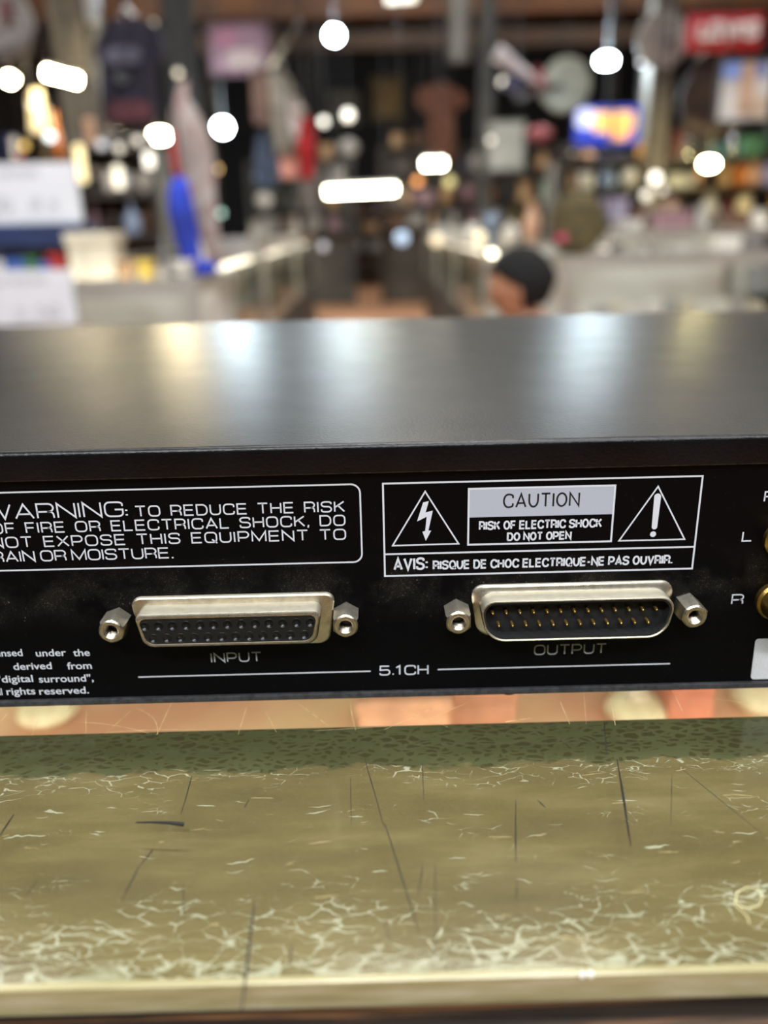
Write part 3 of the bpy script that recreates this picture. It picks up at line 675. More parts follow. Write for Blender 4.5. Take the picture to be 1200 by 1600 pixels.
def tube_lamp(u0, v0, u1, v1, Y0, Y1, rpx, col, st, label):
    a, b = at(u0, v0, Y0), at(u1, v1, Y1); t = thing('tube_lamp', label, 'lamp', (a+b)/2); r = rpx*px(u0, v0, Y0); m_ = (a+b)/2
    link('tube', T([a-m_, b-m_], r, 16), EM(col, st), t, smooth=40)
    up_ = Vector((0, 0, r*1.25)); bm = bmesh.new(); tube(bm, [a-m_+up_, b-m_+up_], r*.55, 8); link('housing', bm, M((150, 150, 146), .5), t, smooth=40)
    for s_ in (.15, .85):
        q_ = a.lerp(b, s_)-m_; link('hanger', T([q_+up_, Vector((q_.x, q_.y, CEIL-m_.z))], .008, 6), CORD, t)
tube_lamp(510, 300, 618, 295, 9.0, 9.0, 6, (255, 246, 214), 40, 'long bright tube lamp hanging over the aisle')
tube_lamp(662, 256, 694, 255, 10.0, 10.0, 6, (255, 250, 228), 30, 'short bright tube lamp right of the long one over the aisle')
tube_lamp(72, 113, 122, 126, 5.0, 5.0, 7, WARM, 120, 'slanting warm tube lamp at the upper left')
tube_lamp(604, -2, 650, -5, 7.0, 7.0, 6, NEUT, 1.6, 'dim tube lamp under the wooden beam at the top')
for u, v0, v1, col, st, lb in ((130, 225, 287, (255, 236, 180), 1.5, 'warm slim upright glare tube, left one of three at the glass cabinet'),
                               (187, 258, 296, (250, 244, 220), 1.5, 'pale slim upright glare tube, middle one of three at the glass cabinet'),
                               (234, 236, 264, (255, 250, 236), 1.8, 'short upright glare tube, right one of three at the glass cabinet')):
    a, b = at(u, v0, 4.4), at(u, v1, 4.4); t = thing('upright_glare', lb, 'lamp', b); s = px(u, v0, 4.4)  # upright streaks of glare, made as hanging glowing tubes
    link('tube', L([(0, 0), (7*s, .01), (7*s, a.z-b.z-.01), (0, a.z-b.z)], 16), EM(col, st), t, smooth=40)
    link('glare_cord', L([(.004, a.z-b.z), (.004, CEIL-b.z)], 6), CORD, t)

# ---------------------------------------------------------------- hanging things
def garment(pts, Y, mat, name, label, cat, thick=.05, hang=True, folds=7, group=None, prints=()):
    """pts: outline in pixels, clockwise; a soft cloth body with folds and thickness"""
    W = [at(u, v, Y) for u, v in pts]; o = Vector((sum(p.x for p in W)/len(W), Y, max(p.z for p in W)))
    t = thing(name, label, cat, o, group=group)
    bm = bmesh.new(); out = rounded([(p.x-o.x, p.z-o.z) for p in W], .12*(max(p.x for p in W)-min(p.x for p in W)), True, 3)
    f = bm.faces.new([bm.verts.new((x, 0, z)) for x, z in out])
    r = bmesh.ops.extrude_face_region(bm, geom=[f]); vs = [e for e in r['geom'] if isinstance(e, bmesh.types.BMVert)]
    for v in vs: v.co.y += thick
    bmesh.ops.triangulate(bm, faces=bm.faces[:]); bmesh.ops.subdivide_edges(bm, edges=bm.edges[:], cuts=3, use_grid_fill=True)
    ph = random.uniform(0, 6); wd = max(p.x for p in W)-min(p.x for p in W)
    for v in bm.verts: v.co.y += math.sin(v.co.x/wd*folds*PI+ph + v.co.z*1.3)*thick*.35
    link('cloth', bm, mat, t, smooth=60)
    for nm_, pp, mt in prints:
        q_ = [at(u, v, Y) for u, v in pp]
        link(nm_, P(rounded([(a.x-o.x, a.z-o.z) for a in q_], .03), -thick*.6, -thick*.4), mt, t)
    if hang:
        link('hanger', T([(-wd*.3, thick*.5, -.05), (0, thick*.5, .04), (wd*.3, thick*.5, -.05)], .008, 6), M((150, 150, 150), .3, metal=.9), t)
        link('hook', T([(0, thick*.5, .04), (0, thick*.5, CEIL-o.z)], .004, 6), CORD, t)
    return t
C = lambda c, **k: M(c, .85, var=k.get('var', .18), scale=k.get('scale', 14))
garment([(160, 32), (188, 26), (216, 26), (244, 34), (262, 88), (240, 96), (243, 196), (160, 196), (158, 96), (146, 88)], 3.2, C((34, 31, 46)), 'printed_shirt', 'dark navy shirt with a faded grey and dull red print, hanging at the upper left', 'shirt',
        prints=(('chest_print', [(162, 78), (222, 74), (224, 100), (164, 106)], C((74, 74, 88), var=.4, scale=30)), ('hem_print', [(166, 160), (238, 158), (240, 190), (168, 192)], C((72, 40, 46), var=.4, scale=20)), ('badge_print', [(182, 112), (204, 112), (206, 132), (184, 132)], C((70, 74, 78), var=.3))))
garment([(-20, -10), (30, -14), (46, 30), (42, 78), (0, 96), (-30, 60)], 3.0, C((128, 124, 122)), 'grey_jacket', 'pale grey jacket with a dull red panel, hanging at the top left corner', 'jacket', prints=(('red_panel', [(4, 2), (20, 0), (24, 34), (8, 36)], C((104, 52, 50))),))
garment([(82, -20), (142, -24), (146, 60), (140, 118), (96, 122), (84, 60)], 5.4, C((84, 80, 75)), 'grey_blanket', 'dull grey blanket hanging in front of the pillar at the upper left', 'blanket')
garment([(126, -14), (152, -14), (150, 34), (134, 34)], 5.1, M((180, 180, 182), .3, metal=.6), 'silver_banner', 'narrow silvery strip hanging at the top left', 'banner', hang=False)
garment([(1096, 84), (1126, 82), (1150, 160), (1140, 210), (1072, 216), (1060, 150)], 5.3, C((40, 26, 28)), 'maroon_jacket', 'dark maroon jacket hanging under the red sign', 'jacket')
# long floral cloth and blue stocking on the left counter
def floral():
    k = NT('floral_cloth'); v = k.coord(); vo = k.n('ShaderNodeTexVoronoi'); vo.inputs['Scale'].default_value = 32; k.l(v, vo.inputs['Vector'])
    f = k.math('LESS_THAN', vo.outputs['Distance'], .42); n = k.noise(v, 6, 3)
    k.base(k.mix(f, k.ramp(n, [(.35, (150, 138, 132)), (.65, (184, 174, 168))]), k.mix(n, (140, 140, 130), (168, 120, 120)))); k.rough(.85); return k.m
YF_ = 1.72
t = thing('floral_cloth', 'long pale pink floral cloth with a red edge, standing tall at the left', 'cloth', at(330, 420, YF_))
o = Vector(t.location); s = px(300, 300, YF_); bm = bmesh.new()
cl = [(288, 128, 6), (284, 150, 9), (287, 172, 19), (294, 200, 26), (302, 230, 27), (309, 265, 26), (314, 300, 22), (321, 335, 19), (329, 370, 15), (334, 400, 13), (336, 418, 12)]
rings = []
for u, v, hw in cl:
    c_ = at(u, v, YF_)-o; rings.append([bm.verts.new((c_.x+hw*s*math.cos(a)*(1+.10*math.sin(5*a+v*.03)), c_.y+hw*s*.5*math.sin(a)*(1+.2*math.sin(7*a)), c_.z)) for a in [2*PI*k_/36 for k_ in range(36)]])
for a, b in zip(rings, rings[1:]):
    for k_ in range(36): bm.faces.new((a[k_], a[(k_+1) % 36], b[(k_+1) % 36], b[k_]))
bm.faces.new(rings[0]); bm.faces.new(rings[-1]); link('cloth', bm, floral(), t, smooth=True)
link('red_edge', T([at(u, v, YF_-.03)-o for u, v in ((268, 205), (272, 228), (274, 250), (278, 272), (281, 288))], 7*s, 10, 6*s), C((172, 66, 64)), t, smooth=True)
link('cloth_cord', T([at(288, 130, YF_)-o, Vector((at(288, 130, YF_).x-o.x, 0, CEIL-o.z))], .004, 6), CORD, t)
t = thing('blue_stocking', 'royal blue stocking with its foot pointing right, in front of the floral cloth', 'stocking', at(300, 425, YF_-.1)); o = Vector(t.location); bm = bmesh.new()
sp = [(282, 276, 8), (280, 300, 14), (284, 330, 17), (290, 360, 16), (296, 388, 14), (301, 408, 14), (310, 419, 13), (322, 421, 10), (333, 417, 8), (338, 415, 4)]
tube(bm, [at(u, v, YF_-.1)-o for u, v, r in sp], 1, 20)
vl = list(bm.verts)
for i, (u, v, r) in enumerate(sp):
    c_ = at(u, v, YF_-.1)-o
    for vv in vl[i*20:(i+1)*20]: vv.co = c_ + (vv.co-c_)*r*s*1.2
link('leg_cloth', bm, C((36, 58, 168)), t, smooth=True)
link('stocking_cord', T([at(282, 278, YF_-.1)-o, Vector((at(282, 278, YF_-.1).x-o.x, 0, CEIL-o.z))], .003, 6), CORD, t)
# clothes rail
rl = at(440, 96, 4.0)
t = thing('clothes_rail', 'thin steel rail hung from the ceiling, carrying the row of clothes', 'clothes rail', rl)
link('bar', T([(-.1, .5, .06), (.12, -.45, .06)], .012, 10), M((120, 120, 122), .3, metal=.9), t, smooth=True)
for sx in (0, 1): link('rail_cord', T([(-.09+.2*sx, .46-.87*sx, 0), (-.09+.2*sx, .46-.87*sx, CEIL-rl.z)], .004, 6), CORD, t)
for pts, c, nm, lb, cat, Y in (
    ([(392, 112), (412, 104), (430, 116), (434, 190), (396, 193)], (128, 104, 96), 'brown_shirt', 'dull pinkish brown shirt, first from the left on the clothes rail', 'shirt', 4.15),
    ([(418, 112), (436, 108), (454, 124), (462, 170), (456, 236), (430, 244), (424, 180)], (160, 156, 146), 'grey_coat', 'long pale grey coat on the clothes rail, beside the brown shirt', 'coat', 4.0),
    ([(448, 150), (466, 152), (480, 182), (478, 222), (458, 226), (450, 190)], (196, 188, 182), 'white_blouse', 'short white blouse on the clothes rail, left of the red dress', 'blouse', 3.82),
    ([(470, 186), (486, 180), (492, 230), (488, 278), (470, 282), (464, 232)], (176, 34, 40), 'red_dress', 'bright red dress at the right end of the clothes rail', 'dress', 3.66),
    ([(402, 206), (434, 204), (440, 250), (436, 292), (404, 296), (398, 250)], (78, 92, 116), 'denim_trousers', 'faded blue denim trousers hanging below the brown shirt', 'trousers', 4.3),
    ([(434, 232), (452, 230), (456, 262), (452, 330), (434, 330)], (46, 56, 50), 'green_trousers', 'dark green trousers hanging below the grey coat', 'trousers', 4.45),
    ([(436, 246), (464, 244), (468, 276), (440, 280)], (206, 154, 138), 'pink_scarf', 'pale peach scarf hanging left of the red dress', 'scarf', 3.7),
    ([(470, 276), (496, 274), (500, 330), (474, 332)], (126, 122, 118), 'grey_shirt', 'grey shirt hanging under the red dress', 'shirt', 4.15)):
    garment(pts, Y, C(c), nm, lb, cat, thick=.06)
garment([(648, 142), (672, 132), (706, 132), (730, 150), (728, 168), (708, 170), (712, 250), (672, 256), (672, 172), (650, 168)], 10.7, C((96, 58, 42)), 'brown_coat', 'reddish brown coat with arms held out, hanging in front of the dark back wall', 'coat', thick=.12)

# ---------------------------------------------------------------- pictures and panels
def framed(u0, v0, u1, v1, Y, frame, fill, name, label, cat, fw=.06, hang=False, patches=()):
    a, b = at(u0, v0, Y), at(u1, v1, Y); cx_ = (a.x+b.x)/2; o = Vector((cx_, Y, (a.z+b.z)/2)); hw, hh = (b.x-a.x)/2, (a.z-b.z)/2; f = fw*hw*2
    t = thing(name, label, cat, o)
    bm = bmesh.new(); box(bm, -hw, hw, -.02, .02, hh-f, hh); box(bm, -hw, hw, -.02, .02, -hh, -hh+f); box(bm, -hw, -hw+f, -.02, .02, -hh+f, hh-f); box(bm, hw-f, hw, -.02, .02, -hh+f, hh-f)
    link('picture_frame', bm, frame, t); link('sheet', B(-hw+f, hw-f, -.008, .018, -hh+f, hh-f), fill, t)
    for nm_, p0, q0, p1, q1, mt in patches:
        c_, d_ = at(p0, q0, Y)-o, at(p1, q1, Y)-o; link(nm_, P(rounded([(c_.x, d_.z), (c_.x, c_.z), (d_.x, c_.z), (d_.x, d_.z)], (d_.x-c_.x)*.2), -.014, -.008), mt, t)
    if hang:
        for sx in (-.7, .7): link('wire', T([(sx*hw, 0, hh), (sx*hw, 0, CEIL-o.z)], .004, 6), CORD, t)
    return t
framed(320, 36, 424, 116, 8.4, C((70, 48, 56)), C((92, 68, 78), var=.3, scale=5), 'pink_picture', 'pinkish mauve picture hanging above the clothes', 'picture', .05, True, (('pale_patch', 352, 78, 410, 108, C((120, 104, 102))), ('rose_patch', 330, 46, 372, 72, C((108, 68, 82)))))
framed(578, 118, 632, 190, RY1-.03, C((96, 88, 66)), C((140, 118, 74), var=.3, scale=6), 'yellow_picture', 'yellowish picture with a dull frame on the dark back wall', 'picture', .16)
framed(512, 142, 562, 196, RY1-.03, C((104, 102, 96)), C((112, 110, 104), var=.2, scale=3), 'grey_picture', 'pale grey picture left of the yellowish one on the back wall', 'picture', .12)
framed(762, 190, 818, 266, 8.0, C((126, 124, 116)), C((158, 155, 146), var=.12, scale=4), 'blank_sign', 'plain off-white panel hung right of the brown coat', 'sign', .05, True)
framed(1126, 94, 1200, 190, 4.6, C((66, 62, 60)), C((214, 212, 210), var=.1, scale=6), 'striped_poster', 'white poster with blue and tan upright bands under the red sign', 'poster', .03, True,
       (('blue_band', 1130, 96, 1156, 124, C((124, 148, 210))), ('tan_band', 1158, 98, 1172, 180, C((196, 164, 140))), ('blue_corner', 1182, 98, 1198, 120, C((110, 130, 190))), ('tan_foot', 1176, 150, 1194, 184, C((206, 186, 164)))))
# television
a, b = at(898, 166, 8), at(997, 226, 8); o = Vector(((a.x+b.x)/2, 8, (a.z+b.z)/2)); hw, hh = (b.x-a.x)/2, (a.z-b.z)/2
t = thing('television', 'wall-hung television screen showing white, orange and blue patches', 'television', o)
link('housing', B(-hw, hw, 0, .06, -hh, hh, bev=.01), M((12, 12, 16), .4), t)
sc_ = link('screen', B(-hw*.97, hw*.97, -.006, 0, -hh*.95, hh*.95), EM((46, 66, 190), .6), t); sc_['label'] = 'lit blue screen'
for nm_, u0, v0, u1, v1, c, st in (('white_image', 901, 171, 930, 200, (206, 210, 240), 1.0), ('orange_image', 926, 175, 990, 206, (255, 196, 112), .85), ('orange_foot', 950, 202, 984, 219, (240, 176, 110), .9)):
    c_, d_ = at(u0, v0, 8)-o, at(u1, v1, 8)-o; link(nm_, P(rounded([(c_.x, d_.z), (c_.x, c_.z), (d_.x, c_.z), (d_.x, d_.z)], .05), -.012, -.006), EM(c, st), sc_)
link('bracket', T([(0, .03, hh), (0, .03, CEIL-o.z)], .02, 8), M((70, 70, 72), .5, metal=.5), t)
# red sign with white lettering
a, b = at(1079, 22, 5.0), at(1188, 76, 5.0); o = Vector(((a.x+b.x)/2, 5, (a.z+b.z)/2)); hw, hh = (b.x-a.x)/2, (a.z-b.z)/2
t = thing('red_sign', 'red hanging sign with white lettering at the upper right', 'sign', o)
link('board', B(-hw, hw, 0, .05, -hh, hh, bev=.006), M((176, 26, 40), .5, var=.06), t)
bm = bmesh.new(); GL["'"] = (.1, [[(.05, 1), (.05, .7)]]); stroke_text(bm, "LEVI'S", -hw*.72, hw*.80, -hh*.36, hh*.78, hh*.24, y=-.035)
link('sign_lettering', bm, M((236, 226, 226), .5, var=.03), t)
for sx in (-.8, .8): link('sign_wire', T([(sx*hw, .02, hh), (sx*hw, .02, CEIL-o.z)], .005, 6), CORD, t)
# round fan
c_ = at(1035, 62, 5.4); r = 40*px(1035, 62, 5.4)
t = thing('round_fan', 'round grey fan with a dark hub, mounted high on the pillar', 'fan', c_)
link('guard_ring', L([(r, -.02), (r*1.04, 0), (r, .02), (r*.96, 0), (r, -.02)], 40, axis='Y'), M((150, 146, 142), .4, metal=.5), t, smooth=True)
for k_ in range(7):
    a0 = 2*PI*k_/7; bm = bmesh.new(); pr = [(r*.15*math.cos(a0), r*.15*math.sin(a0)), (r*.92*math.cos(a0-.15), r*.92*math.sin(a0-.15)), (r*.95*math.cos(a0+.35), r*.95*math.sin(a0+.35)), (r*.82*math.cos(a0+.62), r*.82*math.sin(a0+.62)), (r*.2*math.cos(a0+.8), r*.2*math.sin(a0+.8))]
    prism(bm, pr, .02, .035); link('blade', bm, M((124, 118, 116), .5, var=.1), t)
bm = bmesh.new()
for k_ in range(24):
    a0 = 2*PI*k_/24; tube(bm, [(r*.1*math.cos(a0), -.015, r*.1*math.sin(a0)), (r*math.cos(a0), -.01, r*math.sin(a0))], .006, 5)
link('guard', bm, M((140, 136, 132), .4, metal=.4), t)
link('hub', L([(0, -.05), (r*.16, -.04), (r*.2, 0), (r*.2, .08), (0, .1)], 24, axis='Y', c=(r*.18, 0, -r*.1)), M((52, 48, 48), .5), t, smooth=40)
link('bracket', B(-.03, .03, .06, .16, -.05, .05), M((80, 76, 74), .5), t)
# pale round disc (drum head) and the toy aeroplane
c_ = at(884, 133, 7.6); s = px(884, 133, 7.6); r = 39*s
t = thing('banjo', 'round banjo with a pale head and dark neck, hung beside the oval lamp', 'banjo', c_)
link('drum_head', L([(0, -.02), (r*.93, -.02), (r*.93, 0), (0, 0)], 40, axis='Y'), M((172, 172, 158), .5, var=.14, scale=3), t, smooth=40)
link('rim', L([(r*.93, -.03), (r, -.025), (r, .07), (r*.9, .07), (r*.93, -.03)], 40, axis='Y'), M((120, 118, 106), .4, metal=.3), t, smooth=40)
link('neck', T([(-r*.2, -.05, -r*.05), (-r*1.6, -.05, -r*.35)], .03, 10), M((46, 32, 28), .4), t, smooth=True)
link('peg_head', B(-r*2.1, -r*1.55, -.07, -.03, -r*.55, -r*.28, bev=.01), M((40, 28, 24), .4), t)
link('wire', T([(0, .03, r), (0, .03, CEIL-c_.z)], .004, 6), CORD, t)
c_ = at(808, 108, 5.6); s = px(808, 108, 5.6)
t = thing('toy_aeroplane', 'hanging toy aeroplane, white nose, red tail and dark blue wings, left of the pale disc', 'toy aeroplane', c_)
link('fuselage', T([(-34*s, 0, 24*s), (-20*s, 0, 16*s), (0, 0, 2*s), (22*s, 0, -12*s), (40*s, 0, -22*s)], 13*s, 14, 4*s), M((196, 190, 200), .4), t, smooth=True)
link('wing', P(rounded([(-26*s, -24*s), (-10*s, -4*s), (16*s, -14*s), (4*s, -34*s)], 6*s), -.02, .02), M((40, 36, 78), .4), t)
link('tail', P(rounded([(24*s, -22*s), (30*s, 6*s), (46*s, -14*s), (48*s, -26*s)], 4*s), -.015, .015), M((150, 50, 66), .4), t)
link('wire', T([(0, 0, 4*s), (0, 0, CEIL-c_.z)], .004, 6), CORD, t)
# ---------------------------------------------------------------- display cases and shelves
WHITE = M((226, 222, 214), .6, var=.05, scale=3); LEDGE = M((178, 174, 166), .4, metal=.4, var=.1, scale=3); KICK = M((26, 24, 23), .6, var=.2, scale=4)
CASEG = glass_mat('case_glass', (246, 248, 247), .03, 1.35)
def display_case(label, x0, x1, y0, y1, zt_, base, open_side='front', inside=WHITE):
    t = thing('display_case', label, 'display case', ((x0+x1)/2, (y0+y1)/2, 0)); X, Y = (x1-x0)/2, (y1-y0)/2
    link('plinth', B(-X+.03, X-.03, -Y+.03, Y-.03, 0, .09), KICK, t)
    link('base_cabinet', B(-X, X, -Y, Y, .09, base, bev=.006), KICK, t)
    link('deck', B(-X+.02, X-.02, -Y+.02, Y-.02, base, base+.012), inside, t)
    zz = zt_-.03
    if open_side == 'front': link('back_panel', B(-X+.02, X-.02, Y-.03, Y-.015, base+.012, zz), inside, t)
    elif open_side == 'left': link('back_panel', B(X-.03, X-.015, -Y+.02, Y-.02, base+.012, zz), inside, t)
    else: link('back_panel', B(-X+.015, -X+.03, -Y+.02, Y-.02, base+.012, zz), inside, t)
    for sx in (-1, 1):
        for sy in (-1, 1):
            cx_, cy_ = sx*(X-.012), sy*(Y-.012); link('post', B(cx_-.012, cx_+.012, cy_-.012, cy_+.012, base, zz), LEDGE, t)
    bm = bmesh.new()
    box(bm, -X, X, -Y, -Y+.03, zz, zt_); box(bm, -X, X, Y-.03, Y, zz, zt_); box(bm, -X, -X+.03, -Y+.03, Y-.03, zz, zt_); box(bm, X-.03, X, -Y+.03, Y-.03, zz, zt_)
    link('top_frame', bm, LEDGE, t)
    link('glass_top', B(-X+.03, X-.03, -Y+.03, Y-.03, zt_-.012, zt_-.004), CASEG, t)
    mid = base + (zz-base)*.52
    link('glass_shelf', B(-X+.03, X-.03, -Y+.04, Y-.04, mid, mid+.008), CASEG, t)
    link('front_glass', B(-X+.024, X-.024, -Y+.004, -Y+.01, base, zz), CASEG, t)
    if open_side == 'left': link('side_glass', B(-X+.004, -X+.01, -Y+.024, Y-.024, base, zz), CASEG, t)
    if open_side == 'right': link('side_glass', B(X-.01, X-.004, -Y+.024, Y-.024, base, zz), CASEG, t)
    if open_side != 'front':  # glowing tubes added to brighten the case interiors
        sx = -1 if open_side == 'left' else 1
        link('fill_tube', T([(sx*(X-.06), -Y+.08, zz-.02), (sx*(X-.06), Y-.08, zz-.02)], .012, 10), EM((255, 240, 214), 14.0), t, smooth=True)
    else: link('fill_tube', T([(-X+.08, -Y+.044, zz+.008), (X-.08, -Y+.044, zz+.008)], .008, 10), EM((255, 246, 232), 11.0), t, smooth=True)  # hidden behind the top frame, added to whiten the case front
    return (x0, x1, y0, y1, base+.012, mid+.008, zt_)
zA = at(1000, 399, 2.4).z
R1 = display_case('white-lined glass display case nearest on the right, beyond the dark-haired head', at(882, 440, 2.4).x, at(1250, 440, 2.4).x, 2.4, 2.95, zA, .42)
zB = at(1050, 358, 3.6).z
R2 = display_case('white-lined glass display case on the right, behind the nearest one', at(952, 400, 3.6).x, at(1260, 400, 3.6).x, 3.6, 4.1, zB, .42)
L1 = display_case('white-lined glass display case nearest on the left, under the white cards', at(-90, 440, 1.5).x, at(306, 440, 1.5).x, 1.5, 1.95, at(150, 440, 1.5).z, .42)
lw_ = ('first', 'second', 'third')
RA = [display_case('%s glass case along the right side of the aisle, counted from the device' % lw_[i], .60, 1.14, 4.4+1.75*i, 6.05+1.75*i, .945, .5, 'left') for i in range(3)]
LA = [display_case('%s glass case along the left side of the aisle, counted from the device' % lw_[i], -1.16, -.62, 2.7+2.05*i, 4.6+2.05*i, .945, .5, 'right') for i in range(3)]

def shelving(label, u0, u1, Y, vs, mat, depth=.4, back=None):
    a, b = at(u0, vs[0], Y), at(u1, vs[0], Y); t = thing('shelving_unit', label, 'shelving', ((a.x+b.x)/2, Y+depth/2, 0)); hw = (b.x-a.x)/2
    zs = [at((u0+u1)/2, v, Y).z for v in vs]; top = max(zs)
    for z in zs: link('shelf', B(-hw, hw, -depth/2, depth/2, z-.025, z), mat, t)
    for sx in (-1, 1): link('side_panel', B(sx*hw-.012, sx*hw+.012, -depth/2, depth/2, 0, top), mat, t)
    link('back_panel', B(-hw, hw, depth/2, depth/2+.012, 0, top), back or mat, t)
    return zs
DW = M((58, 50, 44), .6, var=.25, scale=4); DG = M((70, 68, 66), .55, var=.2, scale=4); DB = M((38, 36, 36), .6, var=.2, scale=4)

# ---------------------------------------------------------------- small goods
PAL = dict(white=(224, 220, 212), ivory=(214, 204, 180), cream=(222, 208, 170), grey=(128, 126, 122), silver=(190, 190, 192), pale_grey=(172, 170, 166), black=(24, 23, 23), brown=(88, 62, 44), dark_brown=(52, 38, 30),
    tan=(176, 142, 104), peach=(216, 170, 138), pink=(206, 120, 130), red=(168, 42, 42), dark_red=(92, 34, 34), orange=(204, 120, 50), amber=(196, 132, 34), yellow=(214, 184, 84), gold=(190, 150, 70), green=(64, 112, 76), dark_green=(40, 58, 46),
    pale_green=(170, 190, 170), teal=(70, 112, 122), blue=(64, 96, 170), pale_blue=(166, 186, 216), dark_blue=(34, 44, 84), lilac=(150, 148, 186), olive=(110, 102, 66), mauve=(134, 104, 112))
PROF = {
 'vase': [(0, 0), (.3, 0), (.34, .03), (.5, .3), (.48, .5), (.24, .78), (.2, .86), (.3, 1), (.24, 1), (.15, .86), (0, .8)],
 'jar': [(0, 0), (.42, 0), (.48, .05), (.5, .6), (.42, .76), (.34, .8), (.34, .84), (.42, .84), (.42, .97), (.36, 1), (0, 1)],
 'bottle': [(0, 0), (.46, 0), (.5, .04), (.5, .55), (.36, .68), (.17, .76), (.16, .92), (.2, .92), (.2, 1), (0, 1)],
 'bowl': [(0, 0), (.24, 0), (.26, .1), (.44, .5), (.5, 1), (.46, 1), (.4, .5), (.2, .16), (0, .14)],
 'goblet': [(0, 0), (.4, 0), (.42, .03), (.08, .1), (.07, .45), (.3, .55), (.46, .75), (.48, 1), (.44, 1), (.4, .76), (.1, .6), (0, .58)],
 'candlestick': [(0, 0), (.5, 0), (.46, .06), (.16, .12), (.12, .3), (.24, .36), (.12, .44), (.12, .72), (.3, .78), (.3, .82), (.18, .84), (.18, 1), (0, 1)],
 'figurine': [(0, 0), (.5, 0), (.48, .06), (.4, .1), (.46, .3), (.3, .52), (.36, .62), (.3, .7), (.12, .74), (.1, .76), (.2, .82), (.22, .9), (.14, .98), (0, 1)],
 'trophy': [(0, 0), (.42, 0), (.42, .16), (.14, .2), (.1, .4), (.3, .52), (.48, .78), (.5, 1), (.44, 1), (.4, .8), (0, .55)],
 'teapot': [(0, 0), (.26, 0), (.42, .12), (.5, .36), (.42, .62), (.24, .74), (.22, .78), (.08, .84), (.1, .94), (.06, 1), (0, 1)],
 'drum': [(0, 0), (.46, 0), (.5, .04), (.5, .1), (.47, .12), (.47, .88), (.5, .9), (.5, .96), (.46, 1), (0, 1)],
 'basket': [(0, 0), (.34, 0), (.42, .2), (.48, .6), (.5, .96), (.47, 1), (.43, .96), (.4, .6), (.3, .1), (0, .08)],
 'globe': [(0, 0), (.3, 0), (.3, .05), (.08, .1), (.06, .14), (.24, .18), (.42, .32), (.5, .56), (.42, .8), (.24, .95), (0, 1)],
}
SHINY = {'goblet', 'candlestick', 'trophy', 'bottle', 'teapot', 'globe', 'vase'}
used_labels = {}
